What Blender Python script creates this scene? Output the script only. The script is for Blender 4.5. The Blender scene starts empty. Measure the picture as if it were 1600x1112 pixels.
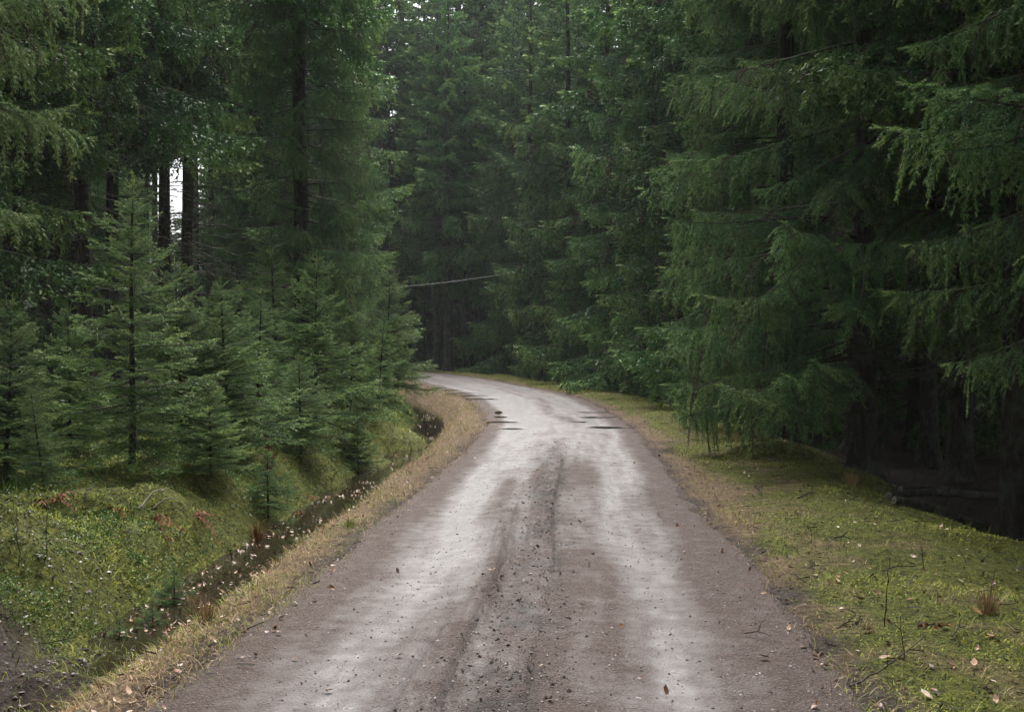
import bpy, math, random
import numpy as np
from mathutils import Vector, Matrix, Euler

random.seed(7)
RNG = np.random.default_rng(7)
SC = bpy.context.scene
COL = SC.collection
R = math.radians

# ------------------------------------------------------------------ camera, sky, sun, exposure
F_PX, CAM_H, HORIZON = 1800.0, 1.7, 530.0
cam_d = bpy.data.cameras.new('camera')
cam = bpy.data.objects.new('camera', cam_d)
COL.objects.link(cam)
cam_d.sensor_width = 36.0
cam_d.lens = F_PX / 1600.0 * 36.0
cam_d.clip_start = 0.05
cam_d.clip_end = 2000.0
cam.location = (0.0, 0.0, CAM_H)
cam.rotation_euler = (R(90.0) - math.atan((556.0 - HORIZON) / F_PX), 0.0, 0.0)
SC.camera = cam

SUN_EL, SUN_AZ = R(58.0), R(3.0)         # soft overcast light from high over the road gap ahead
world = bpy.data.worlds.new('World')
SC.world = world
world.use_nodes = True
nt = world.node_tree
nt.nodes.clear()
sky = nt.nodes.new('ShaderNodeTexSky')
sky.sky_type = 'NISHITA'
sky.sun_disc = False
sky.sun_elevation = SUN_EL
sky.sun_rotation = SUN_AZ
sky.dust_density = 3.0
hs = nt.nodes.new('ShaderNodeHueSaturation')
hs.inputs['Saturation'].default_value = 0.22   # cloud veil: the sky is almost white
bg = nt.nodes.new('ShaderNodeBackground')
bg.inputs['Strength'].default_value = 0.07
wo = nt.nodes.new('ShaderNodeOutputWorld')
nt.links.new(sky.outputs[0], hs.inputs['Color'])
nt.links.new(hs.outputs[0], bg.inputs['Color'])
nt.links.new(bg.outputs[0], wo.inputs['Surface'])

sun_d = bpy.data.lights.new('sun', 'SUN')
sun_d.energy = 1.5
sun_d.angle = R(44.0)
sun_d.color = (1.0, 0.97, 0.93)
sun = bpy.data.objects.new('sun', sun_d)
COL.objects.link(sun)
sdir = Vector((math.sin(SUN_AZ) * math.cos(SUN_EL), math.cos(SUN_AZ) * math.cos(SUN_EL), math.sin(SUN_EL)))
sun.rotation_euler = sdir.to_track_quat('Z', 'Y').to_euler()
sun.location = (0, 0, 60)

SC.view_settings.view_transform = 'Standard'
SC.view_settings.look = 'None'
SC.view_settings.gamma = 1.0
SC.view_settings.use_curve_mapping = False
SC.view_settings.exposure = 2.4
HAZE = 0.00045
SC.render.engine = 'CYCLES'
SC.cycles.max_bounces = 5
SC.cycles.diffuse_bounces = 3
SC.cycles.glossy_bounces = 3
SC.cycles.transmission_bounces = 3
SC.cycles.volume_bounces = 1
SC.cycles.use_denoising = True


# ------------------------------------------------------------------ helpers
def tag(o, label=None, cat=None, group=None, kind=None):
    if label: o['label'] = label
    if cat: o['category'] = cat
    if group: o['group'] = group
    if kind: o['kind'] = kind
    return o


def empty(name, loc, rz=0.0, sc=1.0, rx=0.0, ry=0.0):
    o = bpy.data.objects.new(name, None)
    COL.objects.link(o)
    o.location = loc
    o.rotation_euler = (rx, ry, rz)
    o.scale = (sc, sc, sc)
    o.empty_display_size = 0.2
    return o


def link(name, me, parent=None, loc=(0, 0, 0), rz=0.0):
    o = bpy.data.objects.new(name, me)
    COL.objects.link(o)
    o.parent = parent
    o.location = loc
    o.rotation_euler = (0, 0, rz)
    return o


class MB:
    """collects verts / faces (numpy) with a per-vertex tone and a per-face material index"""
    def __init__(self):
        self.v, self.f3, self.f4, self.t, self.m3, self.m4, self.n = [], [], [], [], [], [], 0

    def add(self, v, f, tone=0.5, mat=0):
        v = np.asarray(v, float).reshape(-1, 3)
        f = np.asarray(f, np.int64)
        self.v.append(v)
        self.t.append(np.broadcast_to(np.asarray(tone, float), (len(v),)).copy())
        if f.shape[1] == 3:
            self.f3.append(f + self.n); self.m3.append(np.full(len(f), mat, np.int32))
        else:
            self.f4.append(f + self.n); self.m4.append(np.full(len(f), mat, np.int32))
        self.n += len(v)

    def mesh(self, name, mats, smooth=False, attr='tone'):
        v = np.concatenate(self.v) if self.v else np.zeros((0, 3))
        t = np.concatenate(self.t) if self.t else np.zeros(0)
        f3 = np.concatenate(self.f3) if self.f3 else np.zeros((0, 3), np.int64)
        f4 = np.concatenate(self.f4) if self.f4 else np.zeros((0, 4), np.int64)
        mi = np.concatenate(self.m3 + self.m4) if (self.m3 or self.m4) else np.zeros(0, np.int32)
        return raw_mesh(name, v, f3, f4, mats, mi, {attr: t}, smooth)


def raw_mesh(name, v, f3, f4, mats, mi=None, attrs=None, smooth=False):
    me = bpy.data.meshes.new(name)
    loops = np.concatenate([f3.ravel(), f4.ravel()]).astype(np.int32)
    n3, n4 = len(f3), len(f4)
    starts = np.concatenate([np.arange(n3) * 3, n3 * 3 + np.arange(n4) * 4]).astype(np.int32)
    me.vertices.add(len(v))
    me.vertices.foreach_set('co', np.asarray(v, np.float32).ravel())
    me.loops.add(len(loops))
    me.loops.foreach_set('vertex_index', loops)
    me.polygons.add(n3 + n4)
    me.polygons.foreach_set('loop_start', starts)
    if mi is not None and len(mi):
        me.polygons.foreach_set('material_index', mi.astype(np.int32))
    me.polygons.foreach_set('use_smooth', np.full(n3 + n4, smooth, bool))
    for k, a in (attrs or {}).items():
        a = np.asarray(a, np.float32)
        if a.ndim == 1:
            at = me.attributes.new(k, 'FLOAT', 'POINT')
            at.data.foreach_set('value', a)
        else:
            at = me.attributes.new(k, 'FLOAT_VECTOR', 'POINT')
            at.data.foreach_set('vector', a.ravel())
    for m in (mats if isinstance(mats, (list, tuple)) else [mats]):
        me.materials.append(m)
    me.update(calc_edges=True)
    return me


def hash2(ix, iy, seed):
    h = (ix.astype(np.int64) * 374761393 + iy.astype(np.int64) * 668265263 + seed * 982451653) & 0xFFFFFFFF
    h = ((h ^ (h >> 13)) * 1274126177) & 0xFFFFFFFF
    h = h ^ (h >> 16)
    return (h & 0xFFFFFF) / float(0xFFFFFF)


def vnoise(x, y, seed=0):
    ix, iy = np.floor(x), np.floor(y)
    fx, fy = x - ix, y - iy
    fx = fx * fx * (3 - 2 * fx); fy = fy * fy * (3 - 2 * fy)
    a, b = hash2(ix, iy, seed), hash2(ix + 1, iy, seed)
    c, d = hash2(ix, iy + 1, seed), hash2(ix + 1, iy + 1, seed)
    return (a * (1 - fx) + b * fx) * (1 - fy) + (c * (1 - fx) + d * fx) * fy


def fbm(x, y, seed=0, oct=4):
    s, a, n = 0.0, 0.5, 0.0
    for i in range(oct):
        s = s + a * vnoise(x * 2 ** i, y * 2 ** i, seed + i * 17)
        n += a; a *= 0.5
    return s / n


def sstep(a, b, x):
    t = np.clip((x - a) / (b - a), 0, 1)
    return t * t * (3 - 2 * t)


def norm(a):
    return a / np.maximum(np.linalg.norm(a, axis=-1, keepdims=True), 1e-9)


# ------------------------------------------------------------------ road course and terrain
_cp = np.array([(-0.3, -14), (-0.15, -4), (-0.06, 3), (-0.03, 5.3), (0.2, 8.3), (0.33, 11.6), (0.7, 17.4), (0.88, 23.9),
                (0.35, 33), (-1.05, 40.8), (-3.7, 52.5), (-6.3, 59), (-10.5, 65.5), (-17, 71.5), (-26, 76), (-40, 79), (-60, 80)], float)


def catmull(P, n=40):
    out = []
    Q = np.vstack([2 * P[0] - P[1], P, 2 * P[-1] - P[-2]])
    for i in range(1, len(Q) - 2):
        t = np.linspace(0, 1, n, endpoint=False)[:, None]
        a, b, c, d = Q[i - 1], Q[i], Q[i + 1], Q[i + 2]
        out.append(0.5 * ((2 * b) + (-a + c) * t + (2 * a - 5 * b + 4 * c - d) * t ** 2 + (-a + 3 * b - 3 * c + d) * t ** 3))
    out.append(P[-1:])
    return np.vstack(out)


_c = catmull(_cp)
_sl = np.concatenate([[0], np.cumsum(np.linalg.norm(np.diff(_c, axis=0), axis=1))])
_ss = np.arange(0, _sl[-1], 0.15)
CL = np.stack([np.interp(_ss, _sl, _c[:, 0]), np.interp(_ss, _sl, _c[:, 1])], 1)
_tg = norm(np.gradient(CL, axis=0))
CN = np.stack([_tg[:, 1], -_tg[:, 0]], 1)          # normal to the right of travel
S0 = np.interp(0.0, CL[:120, 1], _ss[:120])        # arc length beside the camera
CS = _ss - S0


def road_coord(x, y):
    """signed offset (right +) and distance along the road"""
    x = np.atleast_1d(np.asarray(x, float)); y = np.atleast_1d(np.asarray(y, float))
    off = np.empty(len(x)); s = np.empty(len(x))
    for i in range(0, len(x), 20000):
        dx = x[i:i + 20000, None] - CL[None, :, 0]; dy = y[i:i + 20000, None] - CL[None, :, 1]
        d2 = dx * dx + dy * dy
        k = d2.argmin(1); r = np.arange(len(k))
        off[i:i + 20000] = dx[r, k] * CN[k, 0] + dy[r, k] * CN[k, 1]
        s[i:i + 20000] = CS[k] - dx[r, k] * CN[k, 1] + dy[r, k] * CN[k, 0]
        far = np.sqrt(d2[r, k]) > np.abs(off[i:i + 20000]) + 0.5
        off[i:i + 20000][far] = (np.sign(off[i:i + 20000]) * np.sqrt(d2[r, k]))[far]
    return off, s


def half_w(s):
    return np.interp(s, [0, 5, 8, 12, 17, 24, 33, 41, 60], [1.66, 1.62, 1.56, 1.45, 1.36, 1.36, 1.55, 1.65, 1.65])


DITCH = -2.78
# rounded mossy mounds of the ground: x, y, radius x, radius y, height
MOUNDS = [(-3.85, 8.4, 0.6, 0.45, 0.20), (-3.75, 10.6, 0.35, 0.35, 0.16), (-4.3, 10.1, 0.4, 0.35, 0.14), (-3.35, 11.2, 0.4, 0.35, 0.12),
          (-4.9, 9.2, 0.5, 0.4, 0.18), (-3.9, 9.3, 0.3, 0.3, 0.10), (-3.45, 12.8, 0.5, 0.5, 0.18), (-2.75, 16.8, 0.45, 0.6, 0.16),
          (-2.35, 23.0, 0.7, 1.3, 0.42), (-2.5, 19.5, 0.5, 0.8, 0.25), (3.75, 16.4, 0.75, 0.6, 0.22), (-5.6, 11.5, 0.7, 0.6, 0.3)]
WATER_Z = -0.43


def ground_z(x, y, off=None, s=None):
    x = np.atleast_1d(np.asarray(x, float)); y = np.atleast_1d(np.asarray(y, float))
    if off is None:
        off, s = road_coord(x, y)
    n1 = fbm(x * 0.9, y * 0.9, 3, 4) - 0.5
    n2 = fbm(x * 3.1, y * 3.1, 11, 3) - 0.5
    n3 = fbm(x * 0.22, y * 0.22, 23, 3) - 0.5
    hw = half_w(s)
    z = 0.03 * n2
    # right: flat mossy verge, then a bank down into the wood
    edge = 3.05 + 0.9 * n1 + 0.5 * sstep(14, 30, s) * 0
    rz = 0.05 * n1 + 0.10 * sstep(1.7, 2.6, off) * (0.5 + n1) - (0.52 - 0.2 * sstep(18, 34, s)) * sstep(edge, edge + 2.3, off)
    rz = rz + (0.22 * n1 + 0.35 * n3) * sstep(4.2, 6.5, off)
    # left: dry grass lip, ditch with water, moss bank
    dcx = DITCH + 0.25 * (fbm(s * 0.25, s * 0 + 3.0, 31, 2) - 0.5)
    culv = sstep(6.4, 9.2, s)
    dd = np.abs(off - dcx) + 0.16 * n1 + 0.10 * n2
    deep = 0.26 + 0.18 * culv
    carve = -deep * (1 - sstep(0.18, 0.78, dd))
    bank = (0.06 + 0.40 * n1 + 0.22 * n2) * sstep(-3.2, -4.2, off) + 0.35 * n3 * sstep(-5, -9, off)
    bank = bank + 0.16 * sstep(-3.3, -4.6, off)
    lz = carve * (1 + 0.9 * n2 + 0.5 * n1) + bank
    lz = lz + (-0.12) * sstep(-1.75, -2.3, off) * (1 - sstep(-3.2, -3.8, off))
    z = z + np.where(off > 0, rz, lz)
    for mx_, my_, rx_, ry_, h_ in MOUNDS:
        q = ((x - mx_) / rx_) ** 2 + ((y - my_) / ry_) ** 2
        z = z + h_ * np.clip(1 - q * (0.75 + 0.5 * (n1 + 0.5)), 0, 1) ** 0.7 * (1 + 0.5 * n2)
    # road bed: the gravel ribbon lies in a shallow trough
    z = z - 0.16 * (1 - sstep(hw - 0.25, hw + 0.12, np.abs(off) + 0.10 * n2))
    return z


def gz(x, y):
    return float(ground_z(x, y)[0])


def at(px, d):
    """metres right of the view axis for a photo column at a distance"""
    return (px - 800.0) / F_PX * d


# ------------------------------------------------------------------ materials
def mat(name):
    m = bpy.data.materials.new(name)
    m.use_nodes = True
    n = m.node_tree
    b = n.nodes['Principled BSDF']
    return m, n, b


def nd(n, t, **kw):
    x = n.nodes.new(t)
    for k, v in kw.items():
        setattr(x, k, v)
    return x


def ramp(n, pts, src=None):
    r = nd(n, 'ShaderNodeValToRGB')
    el = r.color_ramp.elements
    while len(el) < len(pts):
        el.new(0.5)
    for e, (p, c) in zip(el, pts):
        e.position = p; e.color = (*c, 1)
    if src is not None:
        n.links.new(src, r.inputs[0])
    return r


def attr(n, name):
    a = nd(n, 'ShaderNodeAttribute'); a.attribute_name = name
    return a


def noise(n, scale, detail=4, rough=0.6, vec=None):
    x = nd(n, 'ShaderNodeTexNoise')
    x.inputs['Scale'].default_value = scale
    x.inputs['Detail'].default_value = detail
    x.inputs['Roughness'].default_value = rough
    if vec is not None:
        n.links.new(vec, x.inputs['Vector'])
    return x


def tone_mat(name, pts, rough=0.6, spec=0.3, vary=0.0, trans=0.0):
    m, n, b = mat(name)
    r = ramp(n, pts, attr(n, 'tone').outputs['Fac'])
    src = r.outputs[0]
    if vary:
        oi = nd(n, 'ShaderNodeObjectInfo')
        h = nd(n, 'ShaderNodeHueSaturation')
        mr = nd(n, 'ShaderNodeMapRange')
        mr.inputs['To Min'].default_value = 1 - vary; mr.inputs['To Max'].default_value = 1 + vary
        n.links.new(oi.outputs['Random'], mr.inputs['Value'])
        n.links.new(mr.outputs[0], h.inputs['Value'])
        mr2 = nd(n, 'ShaderNodeMapRange')
        mr2.inputs['To Min'].default_value = 0.5 - vary * 0.06; mr2.inputs['To Max'].default_value = 0.5 + vary * 0.06
        mu = nd(n, 'ShaderNodeMath', operation='FRACT')
        mm = nd(n, 'ShaderNodeMath', operation='MULTIPLY'); mm.inputs[1].default_value = 7.31
        n.links.new(oi.outputs['Random'], mm.inputs[0]); n.links.new(mm.outputs[0], mu.inputs[0])
        n.links.new(mu.outputs[0], mr2.inputs['Value']); n.links.new(mr2.outputs[0], h.inputs['Hue'])
        n.links.new(src, h.inputs['Color']); src = h.outputs[0]
    n.links.new(src, b.inputs['Base Color'])
    b.inputs['Roughness'].default_value = rough
    b.inputs['Specular IOR Level'].default_value = spec
    if trans:
        t = nd(n, 'ShaderNodeBsdfTranslucent')
        n.links.new(src, t.inputs['Color'])
        mx = nd(n, 'ShaderNodeMixShader'); mx.inputs[0].default_value = trans
        out = n.nodes['Material Output']
        n.links.new(b.outputs[0], mx.inputs[1]); n.links.new(t.outputs[0], mx.inputs[2])
        n.links.new(mx.outputs[0], out.inputs['Surface'])
    return m


# spruce needles: tone 0 = brown dead, 0.15.. old dark, 1 = this year's light tips, lightened further to look lit
NEEDLE = tone_mat('spruce_needles', [(0.0, (0.07, 0.045, 0.03)), (0.08, (0.06, 0.045, 0.028)), (0.12, (0.024, 0.058, 0.028)),
                                     (0.42, (0.056, 0.135, 0.046)), (0.7, (0.115, 0.225, 0.066)), (1.0, (0.21, 0.32, 0.085))],
                  rough=0.55, spec=0.35, vary=0.22, trans=0.2)
NEEDLE_BRIGHT = tone_mat('brightened_spruce_needles', [(0.0, (0.08, 0.05, 0.03)), (0.08, (0.06, 0.05, 0.03)), (0.12, (0.028, 0.058, 0.022)),
                                            (0.45, (0.098, 0.180, 0.055)), (0.75, (0.175, 0.28, 0.080)), (1.0, (0.28, 0.37, 0.12))],
                   rough=0.5, spec=0.35, vary=0.18, trans=0.2)  # yellower needles; albedo raised in place of light from the road gap
TWIG = tone_mat('twig_wood', [(0.0, (0.03, 0.022, 0.018)), (0.6, (0.075, 0.06, 0.05)), (1.0, (0.22, 0.21, 0.18))], rough=0.8, spec=0.2)
MOSS = tone_mat('moss_leaves', [(0.0, (0.035, 0.042, 0.014)), (0.35, (0.090, 0.135, 0.022)), (0.7, (0.205, 0.245, 0.035)), (1.0, (0.36, 0.36, 0.055))],
                rough=0.7, spec=0.25, trans=0.15)
BERRY = tone_mat('bilberry_leaves', [(0.0, (0.035, 0.065, 0.018)), (0.5, (0.080, 0.160, 0.032)), (1.0, (0.17, 0.27, 0.05))], rough=0.5, spec=0.4, trans=0.15)
DRY = tone_mat('dry_grass', [(0.0, (0.11, 0.07, 0.038)), (0.4, (0.28, 0.19, 0.098)), (0.75, (0.46, 0.335, 0.19)), (0.9, (0.55, 0.44, 0.28)), (1.0, (0.13, 0.16, 0.05))],
               rough=0.75, spec=0.25, trans=0.2)
LEAF = tone_mat('dead_leaf', [(0.0, (0.10, 0.045, 0.025)), (0.35, (0.28, 0.12, 0.05)), (0.6, (0.42, 0.27, 0.17)), (1.0, (0.62, 0.50, 0.42))],
                rough=0.45, spec=0.5)
BRACKEN = tone_mat('dead_bracken', [(0.0, (0.06, 0.025, 0.012)), (0.5, (0.20, 0.075, 0.03)), (1.0, (0.32, 0.15, 0.06))], rough=0.7, spec=0.2)
STONE = tone_mat('road_stones', [(0.0, (0.07, 0.055, 0.05)), (0.5, (0.16, 0.125, 0.115)), (1.0, (0.34, 0.30, 0.29))], rough=0.5, spec=0.5)
CLOD = tone_mat('mud', [(0.0, (0.035, 0.027, 0.022)), (1.0, (0.09, 0.07, 0.06))], rough=0.6, spec=0.4)


def bark_mat():
    m, n, b = mat('spruce_bark')
    tc = nd(n, 'ShaderNodeTexCoord')
    mp = nd(n, 'ShaderNodeMapping'); mp.inputs['Scale'].default_value = (1, 1, 0.25)
    n.links.new(tc.outputs['Object'], mp.inputs['Vector'])
    a = noise(n, 16, 8, 0.75, mp.outputs[0])
    c = noise(n, 3.0, 5, 0.65, tc.outputs['Object'])
    r = ramp(n, [(0.36, (0.012, 0.010, 0.009)), (0.52, (0.045, 0.037, 0.032)), (0.68, (0.11, 0.095, 0.085))], a.outputs['Fac'])
    l = ramp(n, [(0.5, (0, 0, 0)), (0.66, (1, 1, 1))], c.outputs['Fac'])
    mx = nd(n, 'ShaderNodeMix', data_type='RGBA')
    n.links.new(l.outputs[0], mx.inputs[0])
    n.links.new(r.outputs[0], mx.inputs[6]); mx.inputs[7].default_value = (0.085, 0.10, 0.07, 1)
    n.links.new(mx.outputs[2], b.inputs['Base Color'])
    bp = nd(n, 'ShaderNodeBump'); bp.inputs['Strength'].default_value = 1.0; bp.inputs['Distance'].default_value = 0.06
    n.links.new(a.outputs['Fac'], bp.inputs['Height']); n.links.new(bp.outputs[0], b.inputs['Normal'])
    b.inputs['Roughness'].default_value = 0.85
    b.inputs['Specular IOR Level'].default_value = 0.2
    return m


BARK = bark_mat()


def ground_mat():
    m, n, b = mat('forest_floor')
    tc = nd(n, 'ShaderNodeTexCoord')
    z = attr(n, 'zone')                       # x moss, y dry grass, z bare soil
    sp = nd(n, 'ShaderNodeSeparateXYZ'); n.links.new(z.outputs['Vector'], sp.inputs[0])
    fine = noise(n, 26, 8, 0.75, tc.outputs['Object'])
    mid = noise(n, 3.5, 6, 0.65, tc.outputs['Object'])
    litter = ramp(n, [(0.25, (0.012, 0.008, 0.006)), (0.5, (0.034, 0.022, 0.015)), (0.72, (0.075, 0.050, 0.033))], fine.outputs['Fac'])
    moss = ramp(n, [(0.3, (0.028, 0.034, 0.010)), (0.5, (0.100, 0.112, 0.018)), (0.7, (0.27, 0.26, 0.038))], fine.outputs['Fac'])
    dry = ramp(n, [(0.25, (0.06, 0.040, 0.025)), (0.5, (0.19, 0.130, 0.075)), (0.72, (0.36, 0.26, 0.155))], fine.outputs['Fac'])
    soil = ramp(n, [(0.28, (0.025, 0.018, 0.015)), (0.5, (0.075, 0.055, 0.048)), (0.72, (0.17, 0.135, 0.12))], fine.outputs['Fac'])

    def mixin(base, col, fac):
        e = nd(n, 'ShaderNodeMath', operation='MULTIPLY_ADD'); e.inputs[1].default_value = 1.6
        ad = nd(n, 'ShaderNodeMath', operation='ADD'); ad.inputs[1].default_value = -0.62
        mm = nd(n, 'ShaderNodeMath', operation='MULTIPLY'); mm.inputs[1].default_value = 1.2
        n.links.new(mid.outputs['Fac'], ad.inputs[0]); n.links.new(ad.outputs[0], mm.inputs[0])
        n.links.new(fac, e.inputs[0]); n.links.new(mm.outputs[0], e.inputs[2])
        e.use_clamp = True
        mx = nd(n, 'ShaderNodeMix', data_type='RGBA')
        n.links.new(e.outputs[0], mx.inputs[0]); n.links.new(base, mx.inputs[6]); n.links.new(col, mx.inputs[7])
        return mx.outputs[2]
    c = mixin(litter.outputs[0], moss.outputs[0], sp.outputs[0])
    c = mixin(c, dry.outputs[0], sp.outputs[1])
    c = mixin(c, soil.outputs[0], sp.outputs[2])
    clump = noise(n, 9, 5, 0.7, tc.outputs['Object'])
    cv = nd(n, 'ShaderNodeMapRange'); cv.inputs['From Min'].default_value = 0.3; cv.inputs['From Max'].default_value = 0.7
    cv.inputs['To Min'].default_value = 0.45; cv.inputs['To Max'].default_value = 1.5
    n.links.new(clump.outputs['Fac'], cv.inputs['Value'])
    hv = nd(n, 'ShaderNodeHueSaturation'); n.links.new(cv.outputs[0], hv.inputs['Value']); n.links.new(c, hv.inputs['Color'])
    n.links.new(hv.outputs[0], b.inputs['Base Color'])
    bp = nd(n, 'ShaderNodeBump'); bp.inputs['Strength'].default_value = 1.0; bp.inputs['Distance'].default_value = 0.06
    hsum = nd(n, 'ShaderNodeMath', operation='MULTIPLY_ADD'); hsum.inputs[1].default_value = 1.5
    n.links.new(clump.outputs['Fac'], hsum.inputs[0]); n.links.new(fine.outputs['Fac'], hsum.inputs[2])
    n.links.new(hsum.outputs[0], bp.inputs['Height']); n.links.new(bp.outputs[0], b.inputs['Normal'])
    b.inputs['Roughness'].default_value = 0.85
    b.inputs['Specular IOR Level'].default_value = 0.2
    return m


def road_mat():
    m, n, b = mat('wet_gravel')
    tc = nd(n, 'ShaderNodeTexCoord')
    w = attr(n, 'wet').outputs['Fac']
    mud = attr(n, 'mud').outputs['Fac']  # mud mask, also carries the painted shade of the ruts
    g1 = noise(n, 60, 8, 0.85, tc.outputs['Object'])
    g2 = noise(n, 7, 6, 0.7, tc.outputs['Object'])
    vo = nd(n, 'ShaderNodeTexVoronoi'); vo.inputs['Scale'].default_value = 70
    n.links.new(tc.outputs['Object'], vo.inputs['Vector'])
    dry = ramp(n, [(0.3, (0.022, 0.015, 0.012)), (0.46, (0.088, 0.060, 0.050)), (0.58, (0.158, 0.114, 0.098)), (0.72, (0.36, 0.30, 0.28))], g1.outputs['Fac'])
    wetc = ramp(n, [(0.28, (0.04, 0.032, 0.031)), (0.5, (0.098, 0.082, 0.081)), (0.72, (0.20, 0.178, 0.178))], g1.outputs['Fac'])
    mud_shade_c = ramp(n, [(0.3, (0.018, 0.014, 0.012)), (0.5, (0.050, 0.039, 0.034)), (0.72, (0.12, 0.098, 0.088))], g1.outputs['Fac'])
    # wet amount broken up by noise
    wf = nd(n, 'ShaderNodeMath', operation='MULTIPLY_ADD'); wf.inputs[1].default_value = 1.0
    k = nd(n, 'ShaderNodeMath', operation='MULTIPLY_ADD'); k.inputs[1].default_value = 1.3; k.inputs[2].default_value = -0.65
    n.links.new(g2.outputs['Fac'], k.inputs[0])
    n.links.new(w, wf.inputs[0]); n.links.new(k.outputs[0], wf.inputs[2]); wf.use_clamp = True
    m1 = nd(n, 'ShaderNodeMix', data_type='RGBA')
    n.links.new(wf.outputs[0], m1.inputs[0]); n.links.new(dry.outputs[0], m1.inputs[6]); n.links.new(wetc.outputs[0], m1.inputs[7])
    m2 = nd(n, 'ShaderNodeMix', data_type='RGBA')
    n.links.new(mud, m2.inputs[0]); n.links.new(m1.outputs[2], m2.inputs[6]); n.links.new(mud_shade_c.outputs[0], m2.inputs[7])
    n.links.new(m2.outputs[2], b.inputs['Base Color'])
    rr = nd(n, 'ShaderNodeMapRange')
    rr.inputs['To Min'].default_value = 0.75; rr.inputs['To Max'].default_value = 0.30
    n.links.new(wf.outputs[0], rr.inputs['Value'])
    n.links.new(rr.outputs[0], b.inputs['Roughness'])
    sp = nd(n, 'ShaderNodeMapRange')
    sp.inputs['To Min'].default_value = 0.3; sp.inputs['To Max'].default_value = 0.75
    n.links.new(wf.outputs[0], sp.inputs['Value']); n.links.new(sp.outputs[0], b.inputs['Specular IOR Level'])
    b.inputs['Coat Roughness'].default_value = 0.36; b.inputs['Coat IOR'].default_value = 1.5
    g3 = noise(n, 28, 7, 0.8, tc.outputs['Object'])
    gm = nd(n, 'ShaderNodeMapRange'); gm.inputs['From Min'].default_value = 0.40; gm.inputs['From Max'].default_value = 0.58
    gm.inputs['To Min'].default_value = 0.95; gm.inputs['To Max'].default_value = 0.15
    n.links.new(g3.outputs['Fac'], gm.inputs['Value'])
    cw = nd(n, 'ShaderNodeMath', operation='MULTIPLY')
    n.links.new(gm.outputs[0], cw.inputs[1])
    n.links.new(wf.outputs[0], cw.inputs[0]); n.links.new(cw.outputs[0], b.inputs['Coat Weight'])
    bs = nd(n, 'ShaderNodeMapRange'); bs.inputs['To Min'].default_value = 1.0; bs.inputs['To Max'].default_value = 0.35
    n.links.new(wf.outputs[0], bs.inputs['Value'])
    bp = nd(n, 'ShaderNodeBump'); bp.inputs['Distance'].default_value = 0.02
    n.links.new(bs.outputs[0], bp.inputs['Strength'])
    ad = nd(n, 'ShaderNodeMath', operation='ADD')
    n.links.new(g1.outputs['Fac'], ad.inputs[0]); n.links.new(vo.outputs['Distance'], ad.inputs[1])
    n.links.new(ad.outputs[0], bp.inputs['Height']); n.links.new(bp.outputs[0], b.inputs['Normal'])
    return m


def water_mat(name, col, rough=0.03):
    m, n, b = mat(name)
    b.inputs['Base Color'].default_value = (*col, 1)
    b.inputs['Roughness'].default_value = rough
    b.inputs['Specular IOR Level'].default_value = 0.5
    b.inputs['IOR'].default_value = 1.33
    tc = nd(n, 'ShaderNodeTexCoord')
    x = noise(n, 9, 2, 0.5, tc.outputs['Object'])
    bp = nd(n, 'ShaderNodeBump'); bp.inputs['Strength'].default_value = 0.05; bp.inputs['Distance'].default_value = 0.02
    n.links.new(x.outputs['Fac'], bp.inputs['Height']); n.links.new(bp.outputs[0], b.inputs['Normal'])
    return m


GROUND_M, ROAD_M = ground_mat(), road_mat()
WATER_M = water_mat('ditch_water', (0.022, 0.018, 0.010), 0.06)
PUDDLE_M = water_mat('puddle_water', (0.05, 0.04, 0.035), 0.02)


# ------------------------------------------------------------------ ground sheet
def axis_pts(lo, hi, c0, c1, fine, growth):
    a = list(np.arange(c0, c1 + 1e-6, fine))
    st, p = fine, c1
    while p < hi:
        st *= growth; p += st; a.append(min(p, hi))
    st, p, l = fine, c0, []
    while p > lo:
        st *= growth; p -= st; l.append(max(p, lo))
    return np.array(l[::-1] + a)


def grid_faces(nr, nc):
    i = np.arange(nr - 1)[:, None] * nc + np.arange(nc - 1)[None, :]
    i = i.ravel()
    return np.stack([i, i + 1, i + nc + 1, i + nc], 1)


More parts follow.
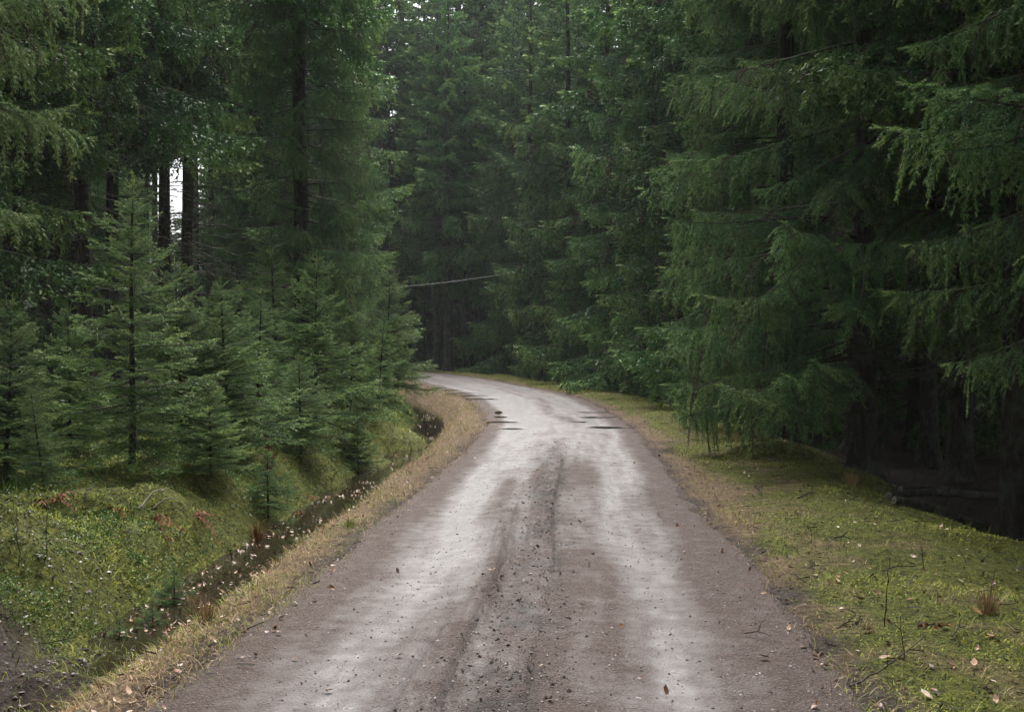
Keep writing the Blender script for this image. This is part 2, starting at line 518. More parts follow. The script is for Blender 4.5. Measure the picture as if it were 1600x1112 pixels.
def zones(x, y, off, s):
    """moss, dry grass, bare soil amounts"""
    n1 = fbm(x * 0.8, y * 0.8, 41, 4)
    n2 = fbm(x * 2.5, y * 2.5, 47, 3)
    n3 = fbm(x * 0.35, y * 0.35, 53, 3)
    hw = half_w(s)
    a = np.abs(off)
    # left
    dryl = sstep(-2.75, -2.2, off) * (off < 0)
    mossl = sstep(-2.75, -3.3, off) * (1 - 0.85 * sstep(-5.5, -9.0, off + 2 * (n3 - 0.5)))
    soil_l = (1 - sstep(6.4, 7.8, s + 0.8 * (n1 - 0.5))) * sstep(-2.6, -3.2, off)
    # right
    far = sstep(14, 26, s)
    dryr = (1 - sstep(1.55, 2.1, off + 1.2 * (n1 - 0.5))) * 0.75 + 0.42 * sstep(0.50, 0.66, n2) * (1 - sstep(2.8, 3.5, off))
    mossr = sstep(1.55, 2.1, off) * (1 - 1.0 * sstep(3.8, 5.2, off + 1.2 * (n1 - 0.5))) + 0.5 * sstep(0.58, 0.7, n3) * sstep(5, 6, off)
    right = off > 0
    moss = np.where(right, mossr, mossl * (0.55 + 0.6 * n1))
    dry = np.where(right, dryr * (1 - sstep(3.4, 4.2, off)), dryl)
    soil = np.where(right, 0, soil_l)
    bed = 1 - sstep(hw + 0.0, hw + 0.35, a + 0.3 * (n2 - 0.5))
    soil = np.maximum(soil, bed * 0.8)
    for mx_, my_, rx_, ry_, h_ in MOUNDS:
        q = 1 - sstep(0.6, 1.4, ((x - mx_) / rx_) ** 2 + ((y - my_) / ry_) ** 2)
        moss = np.maximum(moss, q); soil = soil * (1 - q); dry = dry * (1 - 0.8 * q)
    return np.clip(moss, 0, 1.2), np.clip(dry, 0, 1.2), np.clip(soil, 0, 1.2)


gx = axis_pts(-140, 140, -6.5, 7.0, 0.095, 1.07)
gy = axis_pts(-60, 260, 4.0, 12.5, 0.095, 1.034)
GX, GY = np.meshgrid(gx, gy)
X, Y = GX.ravel(), GY.ravel()
off, s = road_coord(X, Y)
Z = ground_z(X, Y, off, s)
mo, dr, so = zones(X, Y, off, s)
me = raw_mesh('ground', np.stack([X, Y, Z], 1), np.zeros((0, 3), np.int64), grid_faces(len(gy), len(gx)), GROUND_M,
              None, {'zone': np.stack([mo, dr, so], 1)}, True)
tag(link('ground', me), kind='structure')

# ------------------------------------------------------------------ road ribbon with ruts, muddy middle and worn edges
rs = [-8.0]
while rs[-1] < 92:
    rs.append(rs[-1] + max(0.024, 0.0042 * abs(rs[-1])) if rs[-1] > 3.5 else rs[-1] + 0.25)
rs = np.array(rs)
ru = np.linspace(-2.0, 2.0, 132)
RS, RU = np.meshgrid(rs, ru, indexing='ij')
RS, RU = RS.ravel(), RU.ravel()


def road_xy(s, u):
    cx, cy = np.interp(s, CS, CL[:, 0]), np.interp(s, CS, CL[:, 1])
    nx, ny = np.interp(s, CS, CN[:, 0]), np.interp(s, CS, CN[:, 1])
    return cx + nx * u, cy + ny * u


RX, RY = road_xy(RS, RU)
RW = half_w(RS)


# potholes: x, y, width, length
POTHOLES = [((px - 800.0) / F_PX * d, d, w_, l_) for px, d, w_, l_ in (
    (936, 22.0, 0.85, 0.42), (905, 23.1, 0.3, 0.25), (921, 24.8, 0.75, 0.35), (926, 26.5, 0.7, 0.3), (782, 23.4, 0.5, 0.35),
    (800, 21.7, 0.42, 0.25), (779, 26.4, 0.13, 0.9), (783, 25.0, 0.22, 0.5), (746, 32.4, 0.85, 0.55), (738, 34.4, 0.7, 0.45),
    (726, 36.0, 0.75, 0.5), (708, 38.0, 0.6, 0.45), (690, 40.2, 0.7, 0.5))]


def gau(x, c, w):
    return np.exp(-((x - c) / w) ** 2)


def road_profile(s, u, x, y):
    hw = half_w(s)
    n1 = fbm(x * 2.2, y * 2.2, 61, 4) - 0.5
    n2 = fbm(x * 14, y * 14, 67, 3) - 0.5
    ns = fbm(s * 0.35, s * 0 + 9, 71, 3) - 0.5
    z = 0.035 * (1 - np.clip(np.abs(u) / hw, 0, 1.4) ** 2) + 0.02
    z -= 0.022 * (gau(u, -0.80, 0.30) + gau(u, 0.82, 0.30))
    mid = 1 - sstep(16.5, 19.5, s)
    # churned middle: tyre ridges and clods
    c0 = -0.02 + 0.10 * ns
    near = 1 - sstep(8.5, 13.0, s)
    am = np.clip(fbm(s * 0.9, u * 2.0, 73, 3) * 2.4 - 0.6, 0.1, 1.3)
    ridge = am * (0.018 * gau(u, c0 + 0.07, 0.035) - 0.024 * gau(u, c0 + 0.13, 0.022) + 0.012 * gau(u, c0 - 0.06, 0.05) - 0.012 * gau(u, c0 - 0.12, 0.025))
    c1 = -0.30 + 0.09 * ns
    ridge = ridge + near * (0.022 * gau(u, c1 + 0.04, 0.022) - 0.036 * gau(u, c1, 0.014) + 0.010 * gau(u, c1 - 0.06, 0.03))
    c2 = -0.50 - 0.03 * (6 - s) + 0.05 * ns
    vn = 1 - sstep(5.8, 7.4, s)
    ridge = ridge + vn * (0.018 * gau(u, c2 + 0.05, 0.025) - 0.028 * gau(u, c2, 0.018))
    z += mid * ridge * 1.35 * (0.55 + 1.2 * np.clip(0.5 + 1.6 * n1, 0, 1))
    z += mid * gau(u, c0 - 0.12, 0.38) * 0.024 * np.clip(fbm(x * 9, y * 9, 83, 3) - 0.52, 0, 1) * 2.2
    z += 0.012 * n1 + 0.008 * n2
    for hx_, hy_, hw_, hl_ in POTHOLES:
        z -= 0.032 * np.exp(-(((x - hx_) / (0.62 * hw_)) ** 2 + ((y - hy_) / (0.62 * hl_)) ** 2) ** 2)
    # fine lengthwise tread lines left of the middle
    z += 0.004 * np.sin(u * 95 + 3 * ns) * gau(u, -0.5, 0.16) * mid
    z -= 0.22 * sstep(hw - 0.02, hw + 0.34, np.abs(u) + 0.22 * n1 + 0.08 * n2)
    return z, n1, n2, mid, c0, ridge


RZ, n1, n2, mid, c0, ridge = road_profile(RS, RU, RX, RY)
st = fbm(RU * 6.0, RS * 0.5, 91, 4) - 0.5           # streaks along the road
far_wet = sstep(13, 18, RS)
t_w = 0.36 + 0.16 * far_wet
wet = 1.0 * gau(RU, -0.80, 0.23 + 0.30 * far_wet) + 0.66 * gau(RU, 0.80, 0.30 + 0.30 * far_wet) + 0.30 * far_wet
wet = wet * (1 - 0.25 * far_wet) + 0.25 * gau(RU, -0.35, 0.3) + 1.15 * st + 0.5 * n1
wet = np.clip(wet * (1 - sstep(RW - 0.45, RW - 0.15, np.abs(RU) + 0.25 * n1)), 0, 1)
wet = wet * (1 - 0.55 * gau(RU, c0, 0.2) * mid)
patch = np.clip((fbm(RX * 5, RY * 3, 97, 4) - 0.44) * 6, 0, 1)
mud_shade = np.clip(mid * (gau(RU, c0 + 0.0, 0.17) * 1.0 * patch + np.clip(-ridge * 45 - 0.1, 0, 1) * 0.85), 0, 1)  # mud in the middle, plus shade painted dark into the rut grooves
me = raw_mesh('road', np.stack([RX, RY, RZ], 1), np.zeros((0, 3), np.int64), grid_faces(len(rs), len(ru)), ROAD_M, None,
              {'wet': wet, 'mud': mud_shade}, True)
tag(link('road', me), kind='structure')


def road_z(x, y):
    o, ss = road_coord(x, y)
    return road_profile(ss, o, np.atleast_1d(np.asarray(x, float)), np.atleast_1d(np.asarray(y, float)))[0]


def surf_z(x, y):
    o, ss = road_coord(x, y)
    g = ground_z(x, y, o, ss)
    r = road_profile(ss, o, np.atleast_1d(np.asarray(x, float)), np.atleast_1d(np.asarray(y, float)))[0]
    return np.where(np.abs(o) < 1.9, np.maximum(g, r), g)


# water in the ditch
ws = np.arange(5.0, 46, 0.15)
wu = np.linspace(-0.75, 0.75, 13)
WS, WU = np.meshgrid(ws, wu, indexing='ij')
WX, WY = road_xy(WS.ravel(), WU.ravel() + DITCH)
me = raw_mesh('ditch_water', np.stack([WX, WY, np.full(WX.shape, WATER_Z)], 1), np.zeros((0, 3), np.int64),
              grid_faces(len(ws), len(wu)), WATER_M, None, None, True)
tag(link('ditch_water', me), kind='structure')

# water standing in the potholes
for cx, cy, w_, l_ in POTHOLES:
    k = 28
    a = np.linspace(0, 2 * np.pi, k, endpoint=False)
    rr = 1.25 + 0.8 * (vnoise(np.cos(a) * 1.7 + cx, np.sin(a) * 1.7 + cy, 5) - 0.5) * 2
    vx, vy = cx + np.cos(a) * rr * w_ / 2, cy + np.sin(a) * rr * l_ / 2
    z0 = float(np.median(road_z(np.full(9, cx) + np.linspace(-.3, .3, 9) * w_, np.full(9, cy)))) + 0.026
    v = [(cx, cy, z0)] + [(p, q, z0) for p, q in zip(vx, vy)]
    f = np.array([(0, i + 1, (i + 1) % k + 1) for i in range(k)])
    me = raw_mesh('puddle', np.array(v), f, np.zeros((0, 4), np.int64), PUDDLE_M)
    tag(link('puddle', me), kind='structure')


# ------------------------------------------------------------------ spruce building blocks
def tube(mb, pts, rad, sides=5, tone=0.5, mat_i=0, cap=False):
    pts = np.asarray(pts, float); rad = np.asarray(rad, float)
    t = norm(np.gradient(pts, axis=0))
    ref = np.where(np.abs(t[:, 2:3]) > 0.9, np.array([[1.0, 0, 0]]), np.array([[0, 0, 1.0]]))
    a = norm(np.cross(t, ref)); b = np.cross(t, a)
    th = np.linspace(0, 2 * np.pi, sides, endpoint=False)
    ring = pts[:, None] + rad[:, None, None] * (np.cos(th)[None, :, None] * a[:, None] + np.sin(th)[None, :, None] * b[:, None])
    n = len(pts)
    i = (np.arange(n - 1)[:, None] * sides + np.arange(sides)[None]).ravel()
    j = (np.arange(n - 1)[:, None] * sides + (np.arange(sides) + 1)[None] % sides).ravel()
    mb.add(ring.reshape(-1, 3), np.stack([i, j, j + sides, i + sides], 1), tone, mat_i)
    if cap:
        for e in (0, n - 1):
            c = pts[e]
            v = np.vstack([ring[e], c])
            mb.add(v, np.array([(q, (q + 1) % sides, sides) for q in range(sides)]), tone, mat_i)


def needles(P0, P1, tone, N, nl, nw, rng, fwd=0.9):
    """little needle triangles round each shoot P0->P1"""
    S = len(P0)
    ax = norm(P1 - P0)
    ref = np.where(np.abs(ax[:, 2:3]) > 0.9, np.array([[1.0, 0, 0]]), np.array([[0, 0, 1.0]]))
    u = norm(np.cross(ax, ref)); v = np.cross(ax, u)
    tt = (np.arange(N)[None] + rng.random((S, N))) / N
    ph = rng.random((S, N)) * 2 * np.pi
    base = P0[:, None] + (P1 - P0)[:, None] * tt[..., None]
    rad = np.cos(ph)[..., None] * u[:, None] + np.sin(ph)[..., None] * v[:, None]
    fw = fwd * (0.7 + 0.9 * tt)[..., None]
    d = norm(ax[:, None] * fw + rad)
    sd = norm(np.cross(d, rng.normal(size=(S, N, 3))))
    ln = nl * (0.75 + 0.5 * rng.random((S, N)))[..., None]
    V = np.stack([base - sd * nw / 2, base + sd * nw / 2, base + d * ln], 2).reshape(-1, 3)
    Fc = np.arange(S * N * 3).reshape(-1, 3)
    T = np.repeat(tone, N * 3)
    return V, Fc, T


def make_bough(rng, L, n_side, spacing, shoot, hang=0.5, droop=0.18, up=0.12, width=0.42, bare=0.18, dead=0.05, pend=0.0, young=False):
    """one spruce bough along +x; returns shoots (P0, P1, tone) and wood polylines"""
    P0, P1, T, W = [], [], [], []

    def axis(t):
        return np.array([L * t, L * 0.05 * math.sin(3.1 * t + ph), -droop * L * t * t + up * L * t ** 4])
    ph = rng.random() * 6
    K = 9
    pts = np.array([axis(t) for t in np.linspace(0, 1, K)])
    W.append((pts, np.linspace(0.011 * L + 0.002, 0.003, K)))
    tw = []
    for side in (-1, 1):
        for j in range(n_side):
            t = bare + (1 - bare) * (j + 0.35 + 0.5 * rng.random()) / n_side
            if t > 0.985: continue
            env = (1 - t) ** 0.62 * min(1.0, 0.55 + 1.5 * (t - bare))
            ls = L * width * env * (0.7 + 0.5 * rng.random()) + 0.06
            tw.append((t, side, ls, 0))
    npend = int(pend * n_side)
    for j in range(npend):
        t = bare + (1 - bare) * rng.random() * 0.92
        tw.append((t, rng.choice([-1, 1]), 0.16 * L * (0.5 + rng.random()), 1))
    for t, side, ls, mode in tw:
        o = axis(t); tg = norm(axis(min(1, t + .02)) - axis(t - .02))
        lat = np.array([-tg[1], tg[0], 0.0]); lat = lat / np.linalg.norm(lat) * side
        ang = R(38 + 30 * rng.random())
        if mode == 0:
            d = tg * math.cos(ang) + lat * math.sin(ang) + np.array([0, 0, (rng.random() - 0.45) * 0.3])
            hg = hang * (0.6 + 0.8 * rng.random())
        else:
            d = tg * 0.3 + lat * 0.25 * rng.random() + np.array([0, 0, -1.0]); hg = 0.4
        d = d / np.linalg.norm(d)
        n = max(3, int(ls / spacing))
        us = np.linspace(0, 1, n + 1)
        C = o + d[None] * (ls * us * (1 - 0.22 * hg * us))[:, None] + np.array([0, 0, -1.0])[None] * (ls * hg * us ** 2)[:, None]
        is_dead = rng.random() < dead
        base_tone = 0.02 if is_dead else 0.18 + 0.32 * rng.random() + 0.15 * t
        step = max(1, n // 4)
        W.append((C[::step] if len(C[::step]) > 1 else C[[0, -1]], None))
        tgs = norm(np.gradient(C, axis=0))
        latv = norm(np.cross(tgs, np.array([[0, 0, 1.0]])) + 1e-6)
        for i in range(n):
            u = us[i]
            frac_tip = 0.5 * t + 0.5 * u
            # the twig itself is needled
            P0.append(C[i]); P1.append(C[i + 1])
            T.append(base_tone if is_dead else min(1.0, base_tone + 0.15 * rng.random() + (0.25 if i == n - 1 else 0)))
            if u < 0.12 and mode == 0: continue
            for sd in ((-1, 1) if rng.random() < 0.75 else (rng.choice([-1, 1]),)):
                a = R(35 + 25 * rng.random())
                dv = tgs[i] * math.cos(a) + latv[i] * sd * math.sin(a) + np.array([0, 0, -0.25 * hang + (rng.random() - .5) * 0.5])
                dv = dv / np.linalg.norm(dv)
                sl = shoot * (0.5 + 0.8 * rng.random()) * (1.0 - 0.45 * u)
                p = C[i] + (C[i + 1] - C[i]) * rng.random()
                P0.append(p); P1.append(p + dv * sl)
                tip = 0.35 * max(0.0, (frac_tip - 0.45) / 0.55)  # lighter outer tips: new growth, plus lit-tip contrast put into the tone
                T.append(base_tone if is_dead else min(1.0, base_tone + tip + 0.3 * rng.random() * frac_tip))
    # needles along the outer part of the main axis
    m = max(4, int(L * (1 - bare) / spacing))
    tt = np.linspace(bare + 0.25, 1, m)
    A = np.array([axis(t) for t in tt])
    for i in range(m - 1):
        P0.append(A[i]); P1.append(A[i + 1]); T.append(0.4 + 0.3 * rng.random())
    for a in (-0.5, 0, 0.5):
        P0.append(A[-1]); P1.append(A[-1] + np.array([math.cos(a), math.sin(a), 0.1]) * shoot * 0.9); T.append(0.95)
    return np.array(P0), np.array(P1), np.array(T), W


class Tmpl:
    """bough turned into geometry once: needle verts and wood verts"""
    def __init__(self, rng, bough, N, nl, nw, wood_sides=4, twig=True):
        P0, P1, T, W = bough
        self.V, self.F, self.T = needles(P0, P1, T, N, nl, nw, rng)
        mb = MB()
        for i, (pts, rad) in enumerate(W):
            if rad is None:
                if not twig: continue
                tube(mb, pts, np.linspace(0.004, 0.0018, len(pts)), 3, 0.35)
            else:
                tube(mb, pts, rad, wood_sides, 0.4)
        self.WV = np.concatenate(mb.v); self.WF = np.concatenate(mb.f4); self.WT = np.concatenate(mb.t)

    def put(self, mb, M, o, dt=0.0):
        t = self.T if not dt else np.where(self.T < 0.1, self.T, np.clip(self.T + dt, 0.13, 1))
        mb.add(self.V @ M.T + o, self.F, t, 0)
        mb.add(self.WV @ M.T + o, self.WF, self.WT, 1)

    def mesh(self, name, needle_mat):
        mb = MB()
        self.put(mb, np.eye(3), np.zeros(3))
        return mb.mesh(name, [needle_mat, TWIG])


def rotm(az, tilt, sc, roll=0.0):
    return np.array((Matrix.Rotation(az, 3, 'Z') @ Matrix.Rotation(tilt, 3, 'Y') @ Matrix.Rotation(roll, 3, 'X'))) * sc


def trunk_mesh(name, H, r0, rng, lean=0.0, sides=14, flare=1.7, zlow=-0.5):
    mb = MB()
    zs = np.concatenate([[zlow], np.array([0.0, 0.08, 0.2, 0.4, 0.8, 1.5]), np.linspace(2.5, H, 12)])
    th = np.linspace(0, 2 * np.pi, sides, endpoint=False)
    ph = rng.random(4) * 6
    V = []
    for z in zs:
        zz = max(z, 0)
        r = r0 * (1 - zz / H) ** 0.75 + 0.006
        fl = 1 + (flare - 1) * math.exp(-zz / 0.22)
        lob = 1 + 0.28 * math.exp(-zz / 0.28) * np.cos(4 * th + ph[0]) + 0.12 * math.exp(-zz / 0.5) * np.cos(3 * th + ph[1]) + 0.03 * np.cos(2 * th + ph[2] + z)
        cx = lean * z + 0.03 * math.sin(z * 0.6 + ph[3]); cy = 0.03 * math.cos(z * 0.5 + ph[2])
        V.append(np.stack([cx + r * fl * lob * np.cos(th), cy + r * fl * lob * np.sin(th), np.full(sides, z)], 1))
    n = len(zs)
    i = (np.arange(n - 1)[:, None] * sides + np.arange(sides)[None]).ravel()
    j = (np.arange(n - 1)[:, None] * sides + (np.arange(sides) + 1)[None] % sides).ravel()
    mb.add(np.concatenate(V), np.stack([i, j, j + sides, i + sides], 1), 0.5)
    return mb.mesh(name, [BARK], True)


def dead_twigs_mesh(name, rng, z0, z1, n, L0, L1, tone=0.75):
    mb = MB()
    for k in range(n):
        z = z0 + (z1 - z0) * rng.random()
        az = rng.random() * 6.283
        L = L0 + (L1 - L0) * rng.random() ** 1.3
        m = 7
        t = np.linspace(0, 1, m)
        wob = rng.normal(size=(m, 2)) * 0.02 * L
        rise = 0.25 * (rng.random() - 0.5)
        x = 0.08 + L * t; zc = z + L * (rise * t - (0.10 + 0.25 * rng.random()) * t ** 2 + 0.22 * t ** 4 * rng.random()) + wob[:, 0]
        y = wob[:, 1] + 0.08 * L * (t ** 2) * rng.normal()
        ca, sa = math.cos(az), math.sin(az)
        P = np.stack([ca * x - sa * y, sa * x + ca * y, zc], 1)
        tn = np.clip(tone + 0.3 * (rng.random() - 0.6), 0, 1)
        tube(mb, P, np.linspace(0.010 + 0.003 * rng.random(), 0.0025, m), 3, tn)
        for q in range(int(2 + 4 * rng.random())):
            i = 1 + int(rng.random() * (m - 2))
            d = norm(P[i + 1] - P[i]) * 0.7 + rng.normal(size=3) * 0.45 + np.array([0, 0, -0.35])
            l = 0.15 + 0.35 * rng.random() * L / L1
            mid_ = P[i] + d * l * 0.5 + rng.normal(size=3) * 0.02
            tube(mb, [P[i], mid_, P[i] + d * l + np.array([0, 0, -0.08 * l])], [0.004, 0.003, 0.0018], 3, tn)
    return mb.mesh(name, [TWIG])


# ---- bough templates
rg = np.random.default_rng(21)
# coarse/mid boughs for whole crowns (drooping comb spruce)
MIDB = [Tmpl(rg, make_bough(rg, 2.0, 14, 0.085, 0.18, hang=0.7 + 0.4 * rg.random(), droop=0.12 + 0.16 * rg.random(), up=0.16, width=0.36,
                            bare=0.25, dead=0.06, pend=0.9), 5, 0.056, 0.0270) for _ in range(6)]
FARB = [Tmpl(rg, make_bough(rg, 2.0, 8, 0.16, 0.26, hang=0.6, droop=0.2, up=0.1, width=0.38, bare=0.15, dead=0.03), 5, 0.13, 0.070, twig=False) for _ in range(4)]
# fine boughs for the trees that stand near
FINEB = [Tmpl(rg, make_bough(rg, 2.4, 20, 0.045, 0.11, hang=0.5 + 0.35 * rg.random(), droop=0.14 + 0.10 * rg.random(), up=0.15, width=0.34,
                             bare=0.25, dead=0.06, pend=0.8), 18, 0.025, 0.0058) for _ in range(6)]
# short stiff boughs of young spruces
YOUNGB = [Tmpl(rg, make_bough(rg, 1.0, 8, 0.05, 0.11, hang=0.12, droop=0.06, up=0.12, width=0.46, bare=0.08, dead=0.0), 7, 0.028, 0.0120) for _ in range(6)]


def crown_mesh(name, rng, z0, z1, H, Lf, step, fine_to, tilt0=0.32, tilt1=-0.35, needle=None, tmpl=MIDB, tl=2.0):
    """boughs spiralling up a trunk from z0 to z1; above fine_to coarser boughs"""
    mb = MB()
    z = z0; az = rng.random() * 6
    while z < z1:
        f = z / H
        fine = z < fine_to
        st_ = step
        z += st_ * (0.7 + 0.6 * rng.random())
        az += 2.399 + 0.5 * rng.normal()
        L = Lf(f) * (0.72 + 0.5 * rng.random())
        tm = (tmpl if fine else FARB)[int(rng.integers(0, 6 if fine else 4))]
        tilt = tilt0 + (tilt1 - tilt0) * f + 0.12 * rng.normal()
        tm.put(mb, rotm(az, tilt, L / tl, 0.2 * rng.normal()), np.array([0, 0, z]), 0.10 * rng.normal())
    # leader
    if z1 >= H * 0.98:
        for k in range(5):
            FARB[k % 4].put(mb, rotm(k * 1.256, -0.9, 0.22), np.array([0, 0, H - 0.5]))
    return mb.mesh(name, [needle or NEEDLE, TWIG])


rg = np.random.default_rng(5)
lf_edge = lambda f: 3.0 * (1 - f) ** 0.55 * (0.82 + 0.18 * min(1, f / 0.08))
lf_in = lambda f: 2.9 * (1 - f) ** 0.6
EDGE_CROWN = [crown_mesh('spruce_crown', rg, 0.5, 19.5, 19.8, lf_edge, 0.125, 10.5) for _ in range(2)]
EDGE_TRUNK = [trunk_mesh('spruce_trunk', 20, 0.17, rg) for _ in range(2)]
EDGE_TWIGS = [dead_twigs_mesh('dead_twigs', rg, 0.6, 9.0, 60, 0.6, 1.5, 0.3) for _ in range(2)]
IN_CROWN = [crown_mesh('high_crown', rg, 5.2, 19.6, 20, lf_in, 0.12, 9.0) for _ in range(2)]
IN_TRUNK = [trunk_mesh('bare_trunk', 20, 0.19, rg) for _ in range(3)]
SLIM_TRUNK = trunk_mesh('slim_trunk', 20, 0.125, rg)
IN_TWIGS = [dead_twigs_mesh('dead_twigs', rg, 1.9, 8.5, 110, 0.6, 1.9, 0.7) for _ in range(3)]
UP_CROWN = [crown_mesh('upper_crown', rg, 8.0, 19.6, 20, lf_edge, 0.11, 9.0) for _ in range(1)]
FINE_ME = [t.mesh('bough', NEEDLE) for t in FINEB]
FINE_BRIGHT = [t.mesh('bough', NEEDLE_BRIGHT) for t in FINEB]


def young_mesh(name, rng, H, spread, needle):
    mb = MB()
    nw = max(7, int(H / 0.27))
    for k in range(nw):
        z = 0.12 * H + (0.93 * H - 0.12 * H) * (k + 0.3 * rng.random()) / nw
        f = z / H
        L0 = spread * (1 - f) ** 0.80 * (0.75 + 0.25 * min(1, f / 0.15)) + 0.05
        az0 = rng.random() * 6
        nb = 6 if spread < 1 else 8
        for j in range(nb):
            L = L0 * (0.65 + 0.55 * rng.random())
            tilt = 0.22 - 0.95 * f ** 1.1 + 0.10 * rng.normal()
            YOUNGB[int(rng.integers(0, 6))].put(mb, rotm(az0 + j * 6.283 / nb + 0.25 * rng.normal(), tilt, max(L, 0.12), 0.15 * rng.normal()),
                                                np.array([0, 0, z + 0.06 * rng.normal()]), 0.08 * rng.normal())
        # a few inner twigs between the whorls
        for j in range(2):
            YOUNGB[int(rng.integers(0, 6))].put(mb, rotm(rng.random() * 6.28, -0.2 - 0.4 * f, max(0.10, L0 * 0.5)), np.array([0, 0, z + 0.13]))
    # leader shoot and its needles
    S = 10
    zz = np.linspace(0.88 * H, H, S + 1)
    P = np.stack([np.zeros(S + 1), np.zeros(S + 1), zz], 1)
    V, Fc, T = needles(P[:-1], P[1:], np.full(S, 0.95), 14, 0.022, 0.006, rng)
    mb.add(V, Fc, T, 0)
    for q in range(5):
        a = q * 1.256 + rng.random()
        p0 = np.array([[0, 0, 0.94 * H]]); p1 = p0 + np.array([[math.cos(a) * 0.12, math.sin(a) * 0.12, 0.10]]) * (H / 3) ** 0.5
        V, Fc, T = needles(p0, p1, np.full(1, 0.95), 40, 0.022, 0.006, rng)
        mb.add(V, Fc, T, 0)
        tube(mb, np.vstack([p0, p1]), [0.004, 0.002], 3, 0.5, 1)
    return mb.mesh(name, [needle, TWIG])


def young_trunk(name, H, r):
    mb = MB()
    zs = np.array([-0.3, 0, 0.1, 0.5, 1.0, 0.6 * H, H])
    zs = np.sort(zs[zs <= H])
    tube(mb, np.stack([0.01 * np.sin(zs * 3), 0.01 * np.cos(zs * 2), zs], 1), r * (1 - np.clip(zs, 0, H) / H) ** 0.8 + 0.003, 7, 0.15)
    return mb.mesh(name, [BARK], True)


rg = np.random.default_rng(9)
Y_H = 3.0
YOUNG = [(young_mesh('young_crown', rg, Y_H, sp_, NEEDLE_BRIGHT), young_trunk('young_trunk', Y_H, 0.035)) for sp_ in (0.95, 1.2)]
YOUNG.append(YOUNG[1])
SEED = (young_mesh('seedling_crown', rg, 0.8, 0.42, NEEDLE_BRIGHT), young_trunk('seedling_stem', 0.8, 0.012))

# ------------------------------------------------------------------ the trees
TREES = []      # (x, y, clear radius)


def tree(name, parts, x, y, sc, rz, label, group=None, cat='tree', zoff=0.0):
    e = empty(name, (x, y, gz(x, y) + zoff), rz, sc)
    tag(e, label, cat, group)
    for nm, m in parts:
        c = link(nm, m, e)
        if nm == 'dead_twigs': c['kind'] = 'stuff'
    TREES.append((x, y))
    return e


def edge_tree(x, y, sc, rz, label, i=0, group=None):
    return tree('spruce_tree', [('trunk', EDGE_TRUNK[i % 2]), ('crown', EDGE_CROWN[i % 2]), ('dead_twigs', EDGE_TWIGS[i % 2])], x, y, sc, rz, label, group)


def bare_tree(x, y, sc, rz, label, i=0, group=None):
    return tree('spruce_tree', [('trunk', IN_TRUNK[i % 3]), ('crown', IN_CROWN[i % 2]), ('dead_twigs', IN_TWIGS[i % 3])], x, y, sc, rz, label, group)


def bough_tree(x, y, sc, face, label, rng, zlo=0.5, zhi=8.4, step=0.13, L=2.5, spread=2.2, bright=False, i=0, zfun=None, p=0.72):
    """near spruce whose boughs are separate parts; face = azimuth the open side looks to"""
    e = tree('spruce_tree', [('trunk', EDGE_TRUNK[i % 2]), ('crown', UP_CROWN[0]), ('dead_twigs', EDGE_TWIGS[i % 2])], x, y, sc, 0.0, label)
    z, k = zlo, 0
    src = FINE_BRIGHT if bright else FINE_ME
    while z < zhi:
        z += step * (0.7 + 0.6 * rng.random()); k += 1
        az = face + spread * (2 * rng.random() - 1) if rng.random() < p else rng.random() * 6.283
        o = link('bough', src[int(rng.integers(0, len(src)))], e, (0, 0, z))
        ll = L * (0.8 + 0.4 * rng.random()) * (1 - 0.25 * z / 9) * (zfun(z) if zfun else 1.0)
        o.rotation_euler = Euler((0.25 * rng.normal(), 0.18 + 0.16 * rng.normal() - 0.02 * z, az))
        o.scale = (ll / 2.4,) * 3
    return e


rg = np.random.default_rng(33)
PI = math.pi
# right-hand wall of spruces, from the camera to the bend
bough_tree(5.6, 9.6, 1.0, PI, 'dark near spruce at the right picture edge with boughs reaching in over its bank', rg, zlo=2.3, L=2.5, spread=1.5)
bough_tree(4.75, 15.6, 1.0, PI + 0.35, 'large dark spruce with long drooping boughs behind the mossy mound right of the road', rg, zlo=1.0, L=2.7, spread=1.6, i=1)
bough_tree(5.9, 12.6, 1.0, PI + 0.2, 'shaded spruce rising just behind the grey logs right of the road', rg, zlo=2.7, L=2.3, spread=1.6)
bough_tree(4.85, 20.5, 1.0, PI + 0.5, 'spruce with low sweeping boughs right of the road beside the puddle ruts', rg, zlo=1.1, L=2.4, spread=1.6)
edge_tree(5.4, 26.5, 1.0, 0.4, 'tall spruce with a low bough tip touching the right verge before the bend', 0)
edge_tree(5.1, 32.5, 0.95, 2.0, 'tall green spruce right of the road where the road starts to bend', 1)
edge_tree(4.4, 37.5, 1.05, 3.3, 'tall spruce with dead brown boughs on the outside of the road bend', 2)
edge_tree(3.6, 43.5, 1.0, 1.2, 'broad spruce with boughs hanging to the moss on the outer bend', 0)
edge_tree(2.4, 50.0, 1.1, 5.0, 'pale green spruce at the far end of the right-hand tree wall', 1)
edge_tree(0.9, 57.0, 1.12, 2.6, 'light green spruce beside the far trunks past the end of the cable', 2)

